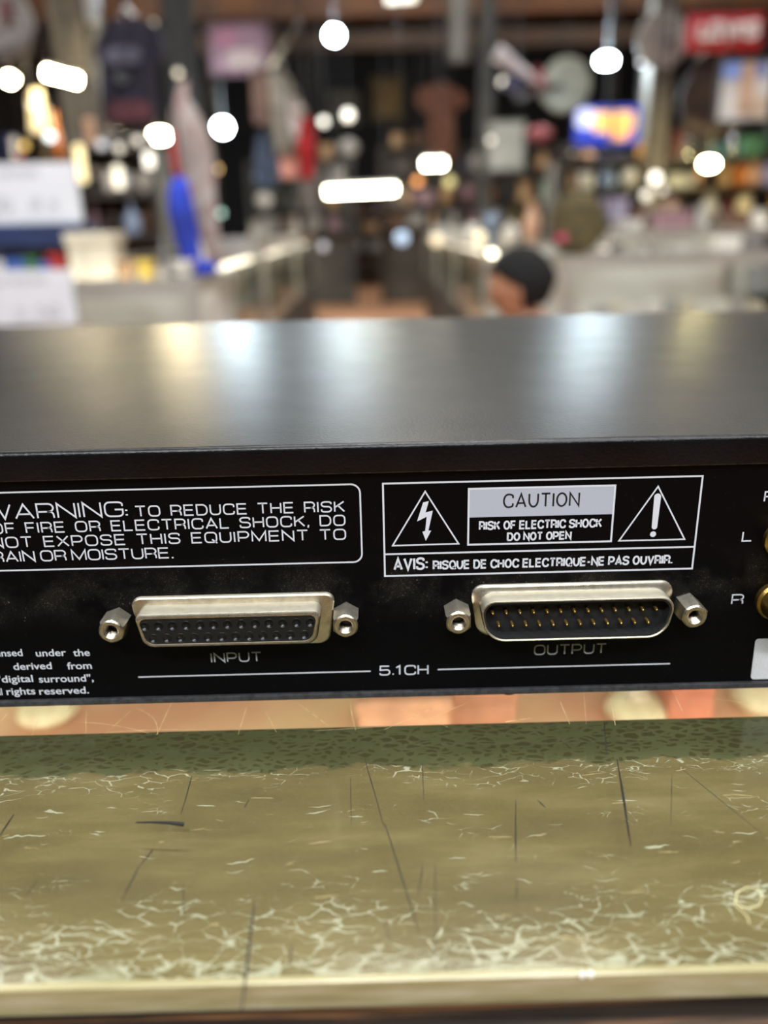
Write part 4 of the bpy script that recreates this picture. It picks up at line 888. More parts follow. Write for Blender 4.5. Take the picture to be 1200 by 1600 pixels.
def good(kind, c, u, v, wpx, hpx, Y, where, z=None, cat=None, note='', look=None):
    p = at(u, v, Y); s = px(u, v, Y); W, H = wpx*s, hpx*s; z = (p.z if z is None else z) + .0015; rgb = PAL[c]
    cn = c.replace('_', ' ')
    lb = '%s %s%s %s' % (look or cn, kind.replace('_', ' '), (' ' + note) if note else '', where)
    n = used_labels.get(lb, 0); used_labels[lb] = n+1; assert n == 0, lb
    t = thing(kind, lb, cat or kind.replace('_', ' '), (p.x, Y+min(W, .3)/2, z), (0, 0, random.uniform(-.2, .2)))
    mt = M(rgb, .22 if kind in SHINY else .5, metal=.85 if c in ('silver', 'gold') else 0, var=.1, scale=20)
    if kind in PROF:
        link('body', L([(r*W, h*H) for r, h in PROF[kind]], 24, squash=(1, min(1, .3/W))), mt, t, smooth=45)
        if kind == 'jar': link('lid', L([(0, H), (.4*W, H), (.4*W, H*1.04), (.1*W, H*1.06), (0, H*1.08)], 20, squash=(1, min(1, .3/W))), M(tuple(x*.7 for x in rgb), .4), t, smooth=40)
        if kind == 'bottle': link('cap', L([(0, H), (.19*W, H), (.19*W, H*1.05), (0, H*1.06)], 16), M((120, 110, 90), .4), t, smooth=40)
        if kind == 'trophy':
            for sx in (-1, 1): link('handle', T([(sx*.3*W, 0, .55*H), (sx*.56*W, 0, .62*H), (sx*.58*W, 0, .8*H), (sx*.45*W, 0, .88*H)], .03*W, 8), mt, t, smooth=True)
        if kind == 'teapot':
            link('spout', T([(-.4*W, 0, .3*H), (-.6*W, 0, .42*H), (-.7*W, 0, .66*H)], .09*W, 10, .04*W), mt, t, smooth=True); link('handle', T([(.42*W, 0, .2*H), (.66*W, 0, .3*H), (.66*W, 0, .55*H), (.38*W, 0, .64*H)], .035*W, 8), mt, t, smooth=True)
        if kind == 'drum': link('head', L([(0, H), (.44*W, H), (.44*W, H*1.02), (0, H*1.02)], 24, squash=(1, min(1, .3/W))), WHITE, t)
    elif kind == 'table_lamp':
        link('lamp_base', L([(0, 0), (.3*W, 0), (.3*W, .04*H), (.07*W, .1*H), (.16*W, .28*H), (.06*W, .44*H), (.04*W, .5*H), (0, .5*H)], 20), M((96, 78, 50), .35, metal=.4), t, smooth=40)
        link('lamp_shade', L([(.5*W, .42*H), (.3*W, H), (.28*W, H), (.48*W, .42*H)], 28), EM(rgb, .55), t, smooth=40)
    elif kind in ('box', 'case', 'radio', 'speaker', 'book', 'tin'):
        D = min(W, .25); link('body', B(-W/2, W/2, -D/2, D/2, 0, H, bev=min(W, H)*.04), mt, t)
        dk = tuple(x*.55 for x in rgb)
        if kind == 'box': link('lid', B(-W/2-.004, W/2+.004, -D/2-.004, D/2+.004, H*.78, H+.004, bev=.003), M(rgb, .6, var=.05), t)
        elif kind == 'case': link('handle', T([(-W*.15, 0, H), (-W*.12, 0, H*1.12), (W*.12, 0, H*1.12), (W*.15, 0, H)], .03*W, 8), M(dk, .4), t, smooth=True)
        elif kind == 'radio':
            link('grille', B(-W*.42, W*.1, -D/2-.006, -D/2, H*.15, H*.85), M(dk, .7), t); link('dial', L([(0, -D/2-.012), (H*.16, -D/2-.01), (H*.16, -D/2), (0, -D/2)], 16, axis='Y', c=(W*.28, 0, H*.5)), M((200, 196, 180), .4), t)
        elif kind == 'speaker':
            link('cone', L([(0, -D/2-.002), (W*.16, -D/2-.004), (W*.36, -D/2-.012), (W*.36, -D/2), (0, -D/2)], 24, axis='Y', c=(0, 0, H*.42)), M((60, 58, 56), .6), t, smooth=30)
        elif kind == 'book': link('pages', B(-W/2+.003, W/2+.002, -D/2+.004, D/2-.004, H*.04, H*.97), M((214, 206, 186), .8), t)
        elif kind == 'tin': link('lid', B(-W/2-.003, W/2+.003, -D/2-.003, D/2+.003, H*.86, H+.003, bev=.002), mt, t)
    elif kind == 'plate':
        link('dish', L([(0, 0), (.3*W, .0), (.5*W, -.02), (.5*W, -.012), (.3*W, .012), (0, .012)], 32, axis='Y', c=(0, 0, W*.5)), mt, t, smooth=40); link('stand', B(-W*.2, W*.2, -.03, .05, 0, .02), M((50, 40, 34), .5), t)
    elif kind == 'stuffed_toy':
        link('body', L([(0, 0), (.36*W, .02*H), (.46*W, .2*H), (.36*W, .45*H), (.22*W, .55*H), (.34*W, .66*H), (.36*W, .82*H), (.2*W, .97*H), (0, H)], 20, squash=(1, .8)), mt, t, smooth=True)
        for sx in (-1, 1): link('ear', L([(0, -.09*H), (.09*W, -.05*H), (.12*W, 0), (.09*W, .06*H), (0, .09*H)], 12, c=(sx*.28*W, 0, .94*H)), mt, t, smooth=True)
    return t
def row(where, Y, z, items):
    EX = {'teapot': 1.36, 'trophy': 1.22, 'globe': 1.0}
    items = sorted(items, key=lambda i: i[2]); ws = [i[3] for i in items]
    for _ in range(3):                            # neighbours on one shelf must not touch
        for i in range(len(items)-1):
            a_, b_ = EX.get(items[i][0], 1.04)*ws[i], EX.get(items[i+1][0], 1.04)*ws[i+1]; gap_ = items[i+1][2]-items[i][2]-1
            if (a_+b_)/2 > gap_: f_ = gap_/((a_+b_)/2); ws[i] *= f_; ws[i+1] *= f_
    for it, w_ in zip(items, ws):
        kind, c, u, _w, h_ = it[:5]; v = 350; h_ *= (.92 if kind in ('jar', 'bottle', 'case') else 1.0)*(.9 if 'shelf' in where else 1.0)
        for _ in range(30):                       # pixel height of the shelf at this column
            v += (at(u, v, Y).z - z)/px(u, v, Y)
        good(kind, c, u, v, w_, h_, Y, where, z, look=it[5] if len(it) > 5 else None)
# right-hand shelves
zs = shelving('dark shelving unit with three shelves of mixed goods behind the right-hand cases', 872, 1290, 5.6, (344, 292, 246), DW, back=DB)
row('on the lowest shelf behind the right-hand cases', 5.62, zs[0], [('jar', 'ivory', 925, 34, 30), ('box', 'lilac', 962, 44, 38), ('tin', 'dark_red', 1000, 26, 20), ('radio', 'mauve', 1036, 46, 34), ('bottle', 'dark_brown', 1070, 16, 40), ('vase', 'pale_grey', 1112, 30, 46), ('bottle', 'dark_red', 1140, 16, 44), ('jar', 'cream', 1166, 30, 40), ('figurine', 'black', 1188, 18, 36), ('candlestick', 'gold', 1208, 22, 42), ('teapot', 'pale_green', 894, 30, 28)])
row('on the middle shelf behind the right-hand cases', 5.62, zs[1], [('figurine', 'tan', 894, 16, 34), ('box', 'silver', 914, 28, 26, 'dull silver'), ('vase', 'pale_blue', 952, 26, 36), ('globe', 'white', 985, 30, 34), ('bowl', 'brown', 1012, 28, 18), ('tin', 'silver', 1064, 48, 20), ('goblet', 'peach', 1094, 18, 28), ('stuffed_toy', 'tan', 1136, 32, 34), ('jar', 'orange', 1158, 24, 36), ('vase', 'peach', 1180, 28, 38), ('box', 'lilac', 1210, 30, 34)])
row('on the top shelf behind the right-hand cases', 5.62, zs[2], [('radio', 'dark_brown', 888, 30, 22), ('teapot', 'peach', 920, 22, 18), ('case', 'dark_blue', 958, 44, 14), ('jar', 'amber', 1010, 24, 28), ('book', 'dark_red', 1058, 14, 44), ('bottle', 'silver', 1076, 14, 50), ('case', 'teal', 1126, 46, 22), ('vase', 'silver', 1146, 26, 44), ('case', 'green', 1178, 40, 34), ('stuffed_toy', 'dark_green', 1204, 30, 50), ('speaker', 'black', 1094, 18, 40)])
# things on the right-hand cases
p = at(907, 397, 2.55); s = px(907, 350, 2.55)
t = thing('wicker_basket', 'round olive-brown wicker basket on the nearest right-hand case', 'basket', (p.x, 2.62, R1[6]))
bm = bmesh.new(); n = 22
for k_ in range(n):
    a0 = PI*(k_+.5)/n - PI/2; rr, zz = 43*s*math.cos(a0), 46*s + 46*s*math.sin(a0)
    tube(bm, [((rr+.003*(-1)**j)*math.cos(2*PI*j/32), (rr+.003*(-1)**j)*.75*math.sin(2*PI*j/32), max(zz, .004)) for j in range(33)], .0065, 6)
link('woven_body', bm, M((92, 82, 54), .8, var=.3, scale=40), t, smooth=True)
link('lining', L([(0, .002)]+[(40*s*math.cos(a0), 46*s+43*s*math.sin(a0)) for a0 in [-1.45+2.9*k_/12 for k_ in range(13)]]+[(0, 90*s)], 24, squash=(1, .75)), M((58, 52, 34), .9), t, smooth=True)
t = thing('pink_flower', 'pink artificial flower standing at the left of the wicker basket', 'flower', (at(876, 397, 2.5).x, 2.5, R1[6])); s2 = px(876, 370, 2.5)
link('stem', T([(0, 0, 0), (.002, 0, 12*s2), (0, 0, 22*s2)], .002, 6), M((70, 92, 50), .6), t)
for k_ in range(8):
    a0 = 2*PI*k_/8; link('petal', L([(0, -.012), (.008, -.006), (.0105, 0), (.008, .008), (0, .012)], 12, c=(.009*math.cos(a0), .009*math.sin(a0), 26*s2), squash=(1, 1)), M((206, 74, 108), .6), t, smooth=True)
row('on top of the nearest right-hand case', 2.6, R1[6], [('jar', 'ivory', 836, 1, 1)][:0] + [('bowl', 'grey', 968, 26, 14), ('box', 'white', 1136, 46, 18), ('tin', 'grey', 1176, 38, 22), ('goblet', 'silver', 1010, 14, 20), ('book', 'pale_grey', 1064, 40, 8)])
row('on top of the second right-hand case', 3.7, R2[6], [('box', 'pale_grey', 985, 40, 14), ('figurine', 'brown', 1012, 16, 30), ('box', 'mauve', 1050, 60, 26), ('stuffed_toy', 'pale_grey', 1100, 26, 34), ('case', 'brown', 1150, 40, 24), ('jar', 'white', 1190, 24, 26)])
def inside(where, R, items, lvl=4, yo=.12):
    row(where, R[2]+yo, R[lvl], items)
def fill(label_fmt, group, R, lvl, n, kinds, cols, h, along='x', y_off=.1):
    """rows of small packets in a case that nothing in the photo tells apart"""
    x0, x1, y0, y1 = R[:4]; src = {}
    for i in range(n):
        f = (i+.5)/n + random.uniform(-.12, .12)/n
        x, y = (x0+.06+(x1-x0-.12)*f, y0+y_off) if along == 'x' else ((x0+y_off if along == 'y0' else x1-y_off), y0+.06+(y1-y0-.12)*f)
        c = cols[i % len(cols)]; wd = ((x1-x0) if along == 'x' else (y1-y0))/n*random.uniform(.5, .7); hh_ = h*random.uniform(.7, 1.0)
        o_ = src.get(c)
        if o_ is None:
            t = thing('carton', label_fmt % c.replace('_', ' '), 'carton', (x, y, R[lvl]+.0015), group='%s %s' % (c.replace('_', ' '), group))
            link('body', B(-.5, .5, -.5, .5, 0, .8), M(PAL[c], .6, var=.08, scale=3), t); link('lid', B(-.52, .52, -.52, .52, .8, 1), M(PAL[c], .5, var=.05, scale=4), t); src[c] = t
        else:
            t = o_.copy(); COL.objects.link(t)
            for ch in o_.children: c2 = ch.copy(); COL.objects.link(c2); c2.parent = t
            t.location = (x, y, R[lvl]+.0015)
        t.scale = (min(wd, .16), min(wd, .1), hh_) if along == 'x' else (min(wd, .1), min(wd, .16), hh_)
fill('small %s carton standing in the nearest right-hand case', 'cartons in the nearest right-hand case', R1, 5, 11, None, ('white', 'pale_grey', 'ivory', 'white'), .13)
fill('small %s carton standing in the second right-hand case', 'cartons in the second right-hand case', R2, 5, 10, None, ('pale_grey', 'white', 'silver'), .16)
fill('small %s carton standing in the nearest left-hand case', 'cartons in the nearest left-hand case', L1, 5, 9, None, ('white', 'silver', 'pale_grey'), .14)
for i, R in enumerate(RA): fill('small %%s carton in the %s glass case right of the aisle' % lw_[i], 'cartons in the %s case right of the aisle' % lw_[i], R, 5, 9, None, ('ivory', 'peach', 'white', 'tan'), .14, 'y0')
for i, R in enumerate(RA): fill('low %%s carton on the deck of the %s glass case right of the aisle' % lw_[i], 'cartons on the deck of the %s case right of the aisle' % lw_[i], R, 4, 7, None, ('white', 'ivory', 'pale_grey'), .15, 'y0')
for i, R in enumerate(LA): fill('small %%s carton in the %s glass case left of the aisle' % lw_[i], 'cartons in the %s case left of the aisle' % lw_[i], R, 5, 9, None, ('ivory', 'white', 'pale_grey'), .14, 'y1')
for i, R in enumerate(LA): fill('low %%s carton on the deck of the %s glass case left of the aisle' % lw_[i], 'cartons on the deck of the %s case left of the aisle' % lw_[i], R, 4, 7, None, ('white', 'ivory', 'tan'), .15, 'y1')
t = good('box', 'yellow', 985, 486, 52, 22, 2.33, 'lying before the nearest right-hand case', look='yellow card', z=None) if False else None
row('on the first case right of the aisle', 4.6, RA[0][6], [('teapot', 'white', 800, 40, 34), ('vase', 'peach', 832, 40, 62, 'pinkish white'), ('jar', 'grey', 866, 26, 40)])
row('on the second case right of the aisle', 6.6, RA[1][6], [('jar', 'white', 742, 30, 22), ('bowl', 'silver', 716, 26, 16), ('goblet', 'pale_blue', 768, 20, 34)])
row('on the third case right of the aisle', 8.4, RA[2][6], [('box', 'pale_grey', 690, 26, 14), ('bowl', 'white', 718, 24, 12)])
row('on the first case left of the aisle', 3.2, LA[0][6], [('box', 'pale_grey', 372, 56, 26), ('teapot', 'white', 386, 44, 40, 'glossy white'), ('bowl', 'tan', 420, 30, 12)][:1] + [('teapot', 'white', 318, 34, 40)])
row('on the second case left of the aisle', 5.0, LA[1][6], [('jar', 'pale_grey', 404, 30, 40), ('box', 'white', 442, 36, 14)])
row('on the third case left of the aisle', 7.2, LA[2][6], [('vase', 'grey', 462, 22, 36), ('box', 'brown', 478, 20, 12)])
# goods at the back
zs = shelving('tall dark shelving unit at the back, right of the aisle', 596, 900, 11.5, (352, 318, 268, 226), DW, back=M((76, 70, 64), .7, var=.25, scale=2))
row('on the lowest back shelf right of the aisle', 11.52, zs[0], [('box', 'brown', 620, 30, 22), ('case', 'grey', 652, 26, 24), ('figurine', 'tan', 678, 14, 28), ('radio', 'grey', 704, 26, 22), ('bottle', 'dark_brown', 724, 9, 28), ('box', 'mauve', 746, 26, 20), ('drum', 'grey', 780, 26, 24), ('vase', 'olive', 806, 18, 28), ('jar', 'brown', 848, 18, 26)])
row('on the second back shelf right of the aisle', 11.52, zs[1], [('book', 'brown', 612, 10, 32), ('book', 'grey', 624, 10, 34), ('book', 'tan', 636, 10, 30), ('case', 'mauve', 664, 30, 26), ('vase', 'tan', 698, 20, 40), ('globe', 'mauve', 732, 26, 32), ('jar', 'amber', 760, 28, 40), ('bottle', 'black', 786, 14, 40), ('stuffed_toy', 'tan', 822, 30, 36), ('box', 'pale_green', 866, 36, 34)])
row('on the third back shelf right of the aisle', 11.52, zs[2], [('box', 'dark_brown', 630, 30, 24), ('bottle', 'dark_blue', 728, 14, 30), ('globe', 'pale_grey', 742, 26, 30), ('box', 'brown', 788, 34, 20), ('drum', 'mauve', 770, 18, 28), ('vase', 'tan', 850, 24, 30)])
row('on the top back shelf right of the aisle', 11.52, zs[3], [('drum', 'tan', 622, 22, 20), ('basket', 'brown', 654, 26, 22), ('globe', 'pink', 846, 44, 30, 'pink and round'), ('basket', 'tan', 694, 22, 18)])
zs = shelving('tall brown shelving unit at the back, left of the aisle', 392, 552, 11.5, (362, 326, 290, 250), DG, back=M((90, 86, 80), .7, var=.25, scale=2))
row('on the lowest back shelf left of the aisle', 11.52, zs[0], [('case', 'grey', 420, 34, 26), ('box', 'brown', 456, 28, 22), ('drum', 'grey', 490, 28, 26), ('jar', 'mauve', 522, 20, 26)])
row('on the second back shelf left of the aisle', 11.52, zs[1], [('globe', 'white', 412, 28, 30), ('radio', 'grey', 446, 26, 22), ('box', 'grey', 484, 30, 22), ('vase', 'tan', 520, 18, 28)])
row('on the third back shelf left of the aisle', 11.52, zs[2], [('globe', 'pale_blue', 408, 26, 30), ('box', 'dark_green', 440, 30, 28), ('jar', 'grey', 500, 20, 28), ('drum', 'pale_grey', 528, 24, 28)])
row('on the top back shelf left of the aisle', 11.52, zs[3], [('globe', 'pale_grey', 544, 34, 34), ('basket', 'tan', 510, 22, 24), ('basket', 'brown', 470, 22, 20)])
zs = shelving('grey-brown shelving unit facing the far end of the aisle', 486, 662, 16.6, (424, 392, 362, 334), M((104, 96, 88), .6, var=.2, scale=3), back=M((96, 88, 80), .7, var=.3, scale=2))
row('on the bottom shelf at the far end of the aisle', 16.62, zs[0], [('box', 'tan', 512, 22, 18), ('case', 'grey', 545, 24, 18), ('drum', 'brown', 580, 22, 20), ('box', 'grey', 616, 24, 18), ('jar', 'tan', 640, 14, 20)])
row('on the second shelf at the far end of the aisle', 16.62, zs[1], [('jar', 'grey', 506, 14, 18), ('radio', 'tan', 532, 22, 16), ('vase', 'pale_grey', 562, 12, 20), ('box', 'pale_grey', 592, 24, 16), ('drum', 'tan', 626, 20, 18)])
row('on the third shelf at the far end of the aisle', 16.62, zs[2], [('box', 'brown', 516, 24, 16), ('globe', 'grey', 548, 18, 20), ('case', 'tan', 580, 24, 16), ('vase', 'mauve', 610, 12, 20), ('tin', 'grey', 636, 20, 14)])
row('on the top shelf at the far end of the aisle', 16.62, zs[3], [('drum', 'grey', 520, 24, 18), ('case', 'brown', 560, 26, 14), ('box', 'mauve', 600, 24, 16), ('basket', 'tan', 636, 20, 14)])
# left: lamp shelf, glass cabinet
zs = shelving('dark shelving unit at the far left under the warm lamps', -60, 116, 5.05, (330, 252), DW, back=DB)
row('on the top shelf at the far left', 5.07, zs[1], [('table_lamp', 'cream', 66, 74, 112), ('vase', 'orange', 92, 20, 78), ('bowl', 'peach', 106, 14, 14), ('tin', 'dark_blue', 14, 36, 40), ('figurine', 'red', 30, 20, 14)][:6])
t = None
zs = shelving('grey glass-ware cabinet behind the slim upright glare tubes at the left', 128, 250, 4.6, (366, 300, 226), DG, .35, back=M((92, 84, 80), .6, var=.15, scale=4))
row('on the middle shelf of the glass-ware cabinet', 4.62, zs[1], [('goblet', 'silver', 148, 22, 40), ('vase', 'white', 171, 24, 38), ('jar', 'silver', 196, 26, 36), ('bowl', 'white', 224, 28, 30), ('bottle', 'pale_grey', 239, 8, 44)])
row('on the lowest shelf of the glass-ware cabinet', 4.62, zs[0], [('figurine', 'mauve', 148, 24, 48), ('vase', 'dark_brown', 176, 24, 44), ('bottle', 'pale_blue', 206, 26, 54), ('jar', 'brown', 230, 20, 44)])
row('on top of the glass-ware cabinet', 4.62, zs[2], [('trophy', 'silver', 172, 26, 30), ('bowl', 'silver', 204, 30, 14), ('stuffed_toy', 'peach', 140, 22, 40), ('teapot', 'pale_grey', 232, 18, 20)])
# near left: cards and cartons on the case
def card(u0, v0, u1, v1, Y, mat, name, label, cat, th=.012, lines=(), stand=True):
    a, b = at(u0, v0, Y), at(u1, v1, Y); o = Vector(((a.x+b.x)/2, Y, b.z)); hw, h = (b.x-a.x)/2, a.z-b.z
    t = thing(name, label, cat, o)
    link('sheet', P(rounded([(-hw, 0), (-hw, h), (hw, h), (hw, 0)], .006), 0, th), mat, t)
    for i, (x0, x1, z0, z1) in enumerate(lines): link('faint_lettering', B(hw*x0, hw*x1, -.001, 0, h*z0, h*z1), M((186, 188, 194), .7, var=.2, scale=120), t)
    if stand: link('foot', B(-hw*.6, hw*.6, -.02, .05, -.004, .012), M((180, 182, 186), .3), t)
    return t
CARD = M((214, 216, 222), .6, var=.04, scale=6)
ZL = L1[6]
# navy display stand carries the upper sign
a, b = at(-60, 352, 1.62), at(132, 384, 1.62)
t = thing('display_stand', 'navy blue display stand under the big white sign at the left', 'display stand', ((a.x+b.x)/2, 1.68, ZL)); hw = (b.x-a.x)/2
link('shelf_box', B(-hw, hw, -.06, .06, b.z-ZL, a.z-ZL, bev=.004), M((30, 44, 82), .5, var=.15), t)
for sx in (-.9, .9): link('leg', B(sx*hw-.01, sx*hw+.01, -.05, .05, 0, b.z-ZL), M((40, 44, 60), .5), t)
sg = card(-60, 260, 129, 351, 1.63, CARD, 'white_sign', 'big white sign with faint lettering on the navy stand at the left', 'sign', lines=((-.4, .35, .78, .9), (-.6, -.2, .2, .45), (.1, .3, .2, .45), (.45, .6, .2, .4)), stand=False)
sg.location.z = a.z
card(-50, 424, 122, 506, 1.49, CARD, 'white_notice', 'white notice with faint lettering fixed to the left case front', 'notice', lines=((-.5, .5, .76, .88), (-.2, .0, .1, .36), (.2, .7, .1, .36)), stand=False, th=.008)
row('under the navy display stand', 1.64, ZL, [('box', 'blue', 26, 34, 28), ('box', 'green', 52, 18, 30), ('tin', 'blue', 72, 20, 22, 'deep blue'), ('box', 'red', 94, 30, 34), ('box', 'white', 0, 16, 26)])
row('on the nearest left-hand case', 1.56, ZL, [('box', 'ivory', 146, 82, 66, 'big cream'), ('box', 'yellow', 228, 40, 24), ('tin', 'tan', 196, 28, 26), ('bowl', 'white', 284, 40, 26), ('figurine', 'silver', 258, 22, 60), ('book', 'ivory', 250, 40, 10)])

# ---------------------------------------------------------------- the person in the aisle
SKIN = M((190, 138, 108), .5, var=.06, scale=10, name='skin'); SHIRT = M((120, 124, 132), .85, var=.1, scale=20); HAIRM = M((7, 6, 6), .9, var=.3, scale=60)
YP = 1.95; s = px(815, 445, YP); hc = at(814, 446, YP); hs = s*52/.5/1.0     # head centre
px0 = hc.x + .03; hz = hc.z
H = hz + .09                                   # standing height
t = thing('person', 'person with short black hair in the aisle, head turned left, beyond the black device', 'person', (px0, YP, 0))
def skin_body(name, verts, edges, mat, parent, lv=2, root=0):
    me = bpy.data.meshes.new(name); me.from_pydata([v[0] for v in verts], edges, []); o = bpy.data.objects.new(name, me); COL.objects.link(o); o.parent = parent
    md = o.modifiers.new('skin', 'SKIN'); md.use_smooth_shade = True
    for i, v in enumerate(verts):
        sv = me.skin_vertices[0].data[i]; r = v[1]; sv.radius = r if isinstance(r, tuple) else (r, r); sv.use_root = (i == root)
    sb = o.modifiers.new('sub', 'SUBSURF'); sb.levels = sb.render_levels = lv
    dg = bpy.context.evaluated_depsgraph_get(); me2 = bpy.data.meshes.new_from_object(o.evaluated_get(dg)); o.modifiers.clear(); o.data = me2
    me2.materials.clear(); me2.materials.append(mat)
    for p_ in me2.polygons: p_.use_smooth = True
    return o
k = H
V = [((0, 0, .50*k), .075*k), ((0, 0, .62*k), .07*k), ((0, 0, .74*k), (.085*k, .06*k)), ((0, 0, .80*k), .05*k), ((-.012, 0, .845*k), .032*k), ((-.02, 0, .88*k), .036*k),
     ((.0, -.09*k, .78*k), .036*k), ((.0, -.12*k, .62*k), .028*k), ((-.06*k, -.12*k, .48*k), .02*k), ((-.08*k, -.12*k, .44*k), .018*k),
     ((.0, .09*k, .78*k), .036*k), ((.0, .12*k, .62*k), .028*k), ((-.06*k, .12*k, .48*k), .02*k), ((-.08*k, .12*k, .44*k), .018*k),
     ((0, -.05*k, .47*k), .055*k), ((0, -.05*k, .27*k), .04*k), ((0, -.05*k, .06*k), .025*k), ((-.07*k, -.05*k, .025*k), .022*k),
     ((0, .05*k, .47*k), .055*k), ((0, .05*k, .27*k), .04*k), ((0, .05*k, .06*k), .025*k), ((-.07*k, .05*k, .025*k), .022*k)]
E_ = [(0, 1), (1, 2), (2, 3), (3, 4), (4, 5), (3, 6), (6, 7), (7, 8), (8, 9), (3, 10), (10, 11), (11, 12), (12, 13), (0, 14), (14, 15), (15, 16), (16, 17), (0, 18), (18, 19), (19, 20), (20, 21)]
body = skin_body('body', V, E_, SKIN, t)
# five fingers on each hand, joined into the one body mesh
def add_mesh(dst, src):
    bm = bmesh.new(); bm.from_mesh(dst.data); bm.from_mesh(src.data); bm.to_mesh(dst.data); bm.free(); bpy.data.objects.remove(src)
    for p_ in dst.data.polygons: p_.use_smooth = True
for sy in (-1, 1):
    w_ = Vector((-.085*k, sy*.12*k, .43*k))
    for j in range(4):
        b0 = w_ + Vector((-.01*k, (j-1.5)*.011*k, -.005*k)); ln = (.04, .048, .045, .034)[j]*k
        f_ = skin_body('f', [(b0, .0065*k), (b0+Vector((-ln*.35, 0, -ln*.45)), .006*k), (b0+Vector((-ln*.45, 0, -ln*.85)), .0055*k), (b0+Vector((-ln*.35, 0, -ln*1.15)), .0045*k)], [(0, 1), (1, 2), (2, 3)], SKIN, t, 1); add_mesh(body, f_)
    b0 = w_ + Vector((.005*k, -sy*.018*k, 0))
    f_ = skin_body('f', [(b0, .007*k), (b0+Vector((-.014*k, -sy*.014*k, -.012*k)), .0065*k), (b0+Vector((-.026*k, -sy*.016*k, -.028*k)), .005*k)], [(0, 1), (1, 2)], SKIN, t, 1); add_mesh(body, f_)
# head shaped from rings, facing left (-x), chin slightly down
hd = bmesh.new(); hr = 48*s
def headpt(a, b):                              # a: round the vertical, b: latitude; +x is the back of the head
    x, y, z = math.cos(a)*math.cos(b), math.sin(a)*math.cos(b), math.sin(b)
    X = x*hr*1.06; Yy = y*hr*.80; Z = z*hr*1.12
    if z < 0: X = X*(1-.22*(-z)) - (-z)*hr*.22; Yy *= 1-.32*(-z)
    face = max(0, -x)
    nose = math.exp(-((y/.13)**2) - ((z+.18)/.17)**2)*face; X -= nose*hr*.26
    X += math.exp(-((abs(y)-.32)/.16)**2 - ((z-.03)/.11)**2)*face*hr*.10
    X -= math.exp(-((y/.3)**2) - ((z+.5)/.09)**2)*face*hr*.06; X -= math.exp(-((y/.25)**2) - ((z+.78)/.12)**2)*face*hr*.12
    X += math.exp(-((y/.3)**2) - ((z+.57)/.03)**2)*face*hr*.03
    return Vector((X, Yy, Z))
NR, NC = 40, 56; rings = []
for i in range(1, NR):
    b_ = -PI/2 + PI*i/NR; rings.append([hd.verts.new(headpt(2*PI*j/NC, b_)) for j in range(NC)])
top_ = hd.verts.new(headpt(0, PI/2)); bot_ = hd.verts.new(headpt(0, -PI/2))
for a, b in zip(rings, rings[1:]):
    for j in range(NC): hd.faces.new((a[j], a[(j+1) % NC], b[(j+1) % NC], b[j]))
for j in range(NC): hd.faces.new((rings[-1][j], rings[-1][(j+1) % NC], top_)); hd.faces.new((rings[0][(j+1) % NC], rings[0][j], bot_))
for sy in (-1, 1):                             # ears
    lathe(hd, [(0, -.02*hr), (.16*hr, 0), (.2*hr, .05*hr), (.12*hr, .07*hr), (0, .04*hr)], 16, c=(.12*hr, sy*.80*hr, -.12*hr), axis='Y', squash=(.8, 1.25))
R_ = Matrix.Rotation(math.radians(-14), 4, 'Y') if False else Matrix.Rotation(math.radians(12), 4, 'Y')
R2_ = Matrix.Rotation(math.radians(-28), 4, 'Z')    # turned a little away from the camera
for v in hd.verts: v.co = R2_ @ (Matrix.Rotation(math.radians(-14), 4, 'Y') @ v.co) + Vector((hc.x-px0, 0, hz))
h_ = link('head', hd, SKIN, t, smooth=True); add_mesh(body, h_)
hb = bmesh.new(); rings = []
for i in range(0, NR+1):
    b_ = -.62 + (PI/2+.62)*i/NR; ring = []
    for j in range(NC):
        a_ = 2*PI*j/NC; x_ = math.cos(a_); q_ = headpt(a_, b_)
        lim = .52 if x_ < -.55 else (.52 - (x_+.55)*.75 if x_ < .25 else -.62)       # hairline: high at the brow, low at the nape
        bb = max(b_, lim); q_ = headpt(a_, bb); n_ = q_.normalized()
        q_ = q_ + n_*hr*(.13 if bb == b_ else .05)*(1+.12*math.sin(9*a_)*math.cos(6*b_)); ring.append(hb.verts.new(q_))
    rings.append(ring)
for a, b in zip(rings, rings[1:]):
    for j in range(NC):
        if (a[j].co-b[j].co).length > 1e-6 or (a[(j+1) % NC].co-b[(j+1) % NC].co).length > 1e-6: hb.faces.new((a[j], a[(j+1) % NC], b[(j+1) % NC], b[j]))
for v in hb.verts: v.co = R2_ @ (Matrix.Rotation(math.radians(-14), 4, 'Y') @ v.co) + Vector((hc.x-px0, 0, hz))
bmesh.ops.remove_doubles(hb, verts=hb.verts[:], dist=1e-6)
link('hair', hb, HAIRM, t, smooth=True)
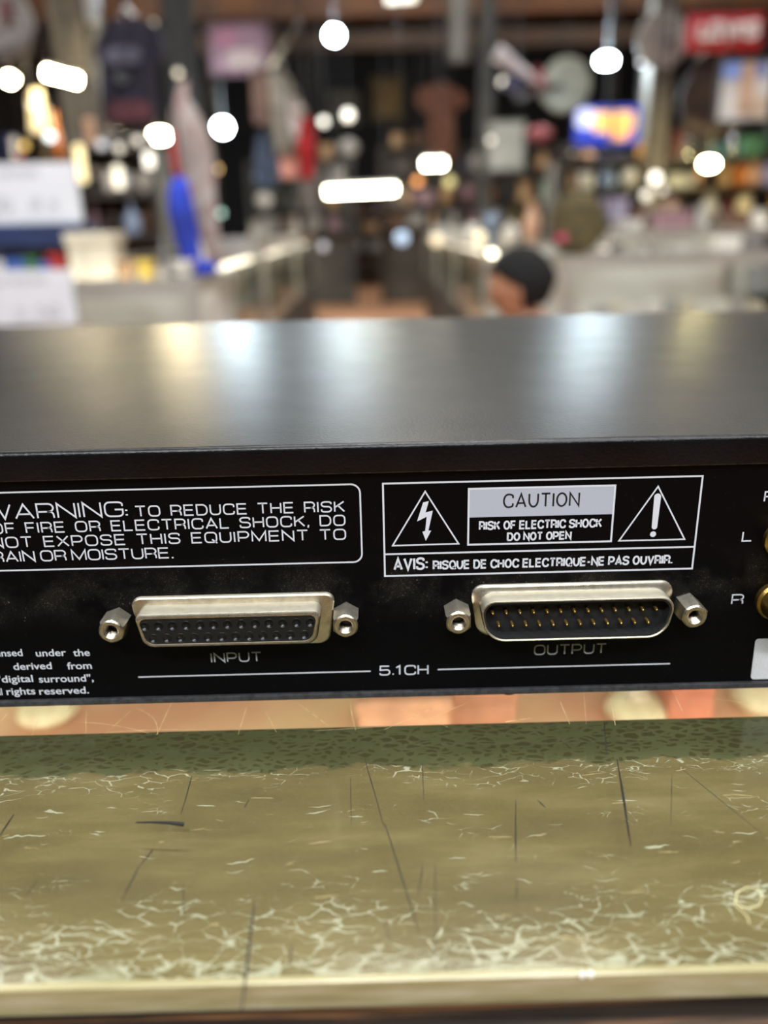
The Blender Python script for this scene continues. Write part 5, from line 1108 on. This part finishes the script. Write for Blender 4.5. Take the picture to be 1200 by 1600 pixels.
for nm_, lo, hi, mt, gr in (('shirt', .44*k, .825*k, SHIRT, .006), ('trousers', .05*k, .5*k, M((44, 50, 66), .85), .005), ('shoes', -1, .056*k, M((36, 34, 36), .6), .005)):
    bm = bmesh.new(); bm.from_mesh(body.data); bm.normal_update()
    kill = [f for f in bm.faces if not (lo < f.calc_center_median().z < hi) or (nm_ == 'shirt' and abs(f.calc_center_median().y) > .10*k and f.calc_center_median().z < .6*k) or (nm_ == 'shirt' and f.calc_center_median().x < -.05*k and f.calc_center_median().z < .5*k) or (nm_ == 'trousers' and (abs(f.calc_center_median().y) > .10*k or (f.calc_center_median().x < -.045*k and f.calc_center_median().z > .3*k)))]
    bmesh.ops.delete(bm, geom=kill, context='FACES')
    for v in bm.verts: v.co += v.normal*gr
    bmesh.ops.solidify(bm, geom=bm.faces[:], thickness=.002)
    link(nm_, bm, mt, t, smooth=True)

# ---------------------------------------------------------------- goods inside the near counter, seen through its glass
def in_case(name, label, cat, u, v, bm, mat, parts=()):
    d = ray(u, v); q_ = Vector((0, -DIST, 0)) + d*(-231.9/d.z)
    t = thing(name, label, cat, Vector((q_.x, q_.y, -231.9))*S + Vector((0, 0, EYE))); t.scale = (S,)*3
    link('body', bm, mat, t, smooth=40)
    for nm_, b2, m2 in parts: link(nm_, b2, m2, t, smooth=40)
def ring_box(c, top, q=1.0): return (B(-22*q, 22*q, -18*q, 18*q, 0, 16, bev=3), M(c, .7, scale=.05), [('lid', B(-23*q, 23*q, -19*q, 19*q, 16, 24, bev=3), M(c, .6, scale=.05)), ('cushion', B(-14*q, 14*q, -12*q, 12*q, 24, 27, bev=1), M(top, .6, scale=.05))])
b1 = ring_box((192, 146, 122), (206, 156, 130), .8); in_case('ring_box', 'brownish red ring box under the glass, below the middle of the device', 'ring box', 745, 1118, *b1)
b1 = ring_box((218, 176, 148), (222, 170, 144)); in_case('ring_box', 'salmon ring box under the glass, left of the brownish red one', 'ring box', 630, 1128, *b1)
b1 = ring_box((214, 146, 124), (224, 150, 132), .5); in_case('ring_box', 'bright red ring box under the glass, right of the gold brooch', 'ring box', 1068, 1116, *b1)
GB = M((252, 240, 200), .45, metal=0.0, scale=.1, var=.1)
for u, v, lb in ((992, 1118, 'round gold brooch under the glass, right of the middle'), (1190, 1100, 'round gold brooch under the glass at the far right'), (76, 1118, 'pale gold brooch under the glass at the left')):
    in_case('brooch', lb, 'brooch', u, v, L([(0, 0), (12, 0), (15, 3), (13, 7), (6, 10), (0, 11)], 28), GB, [('stone', L([(0, 9), (5, 10), (6, 12), (4, 15), (0, 16)], 10), M((250, 244, 220), .1, scale=.1))])
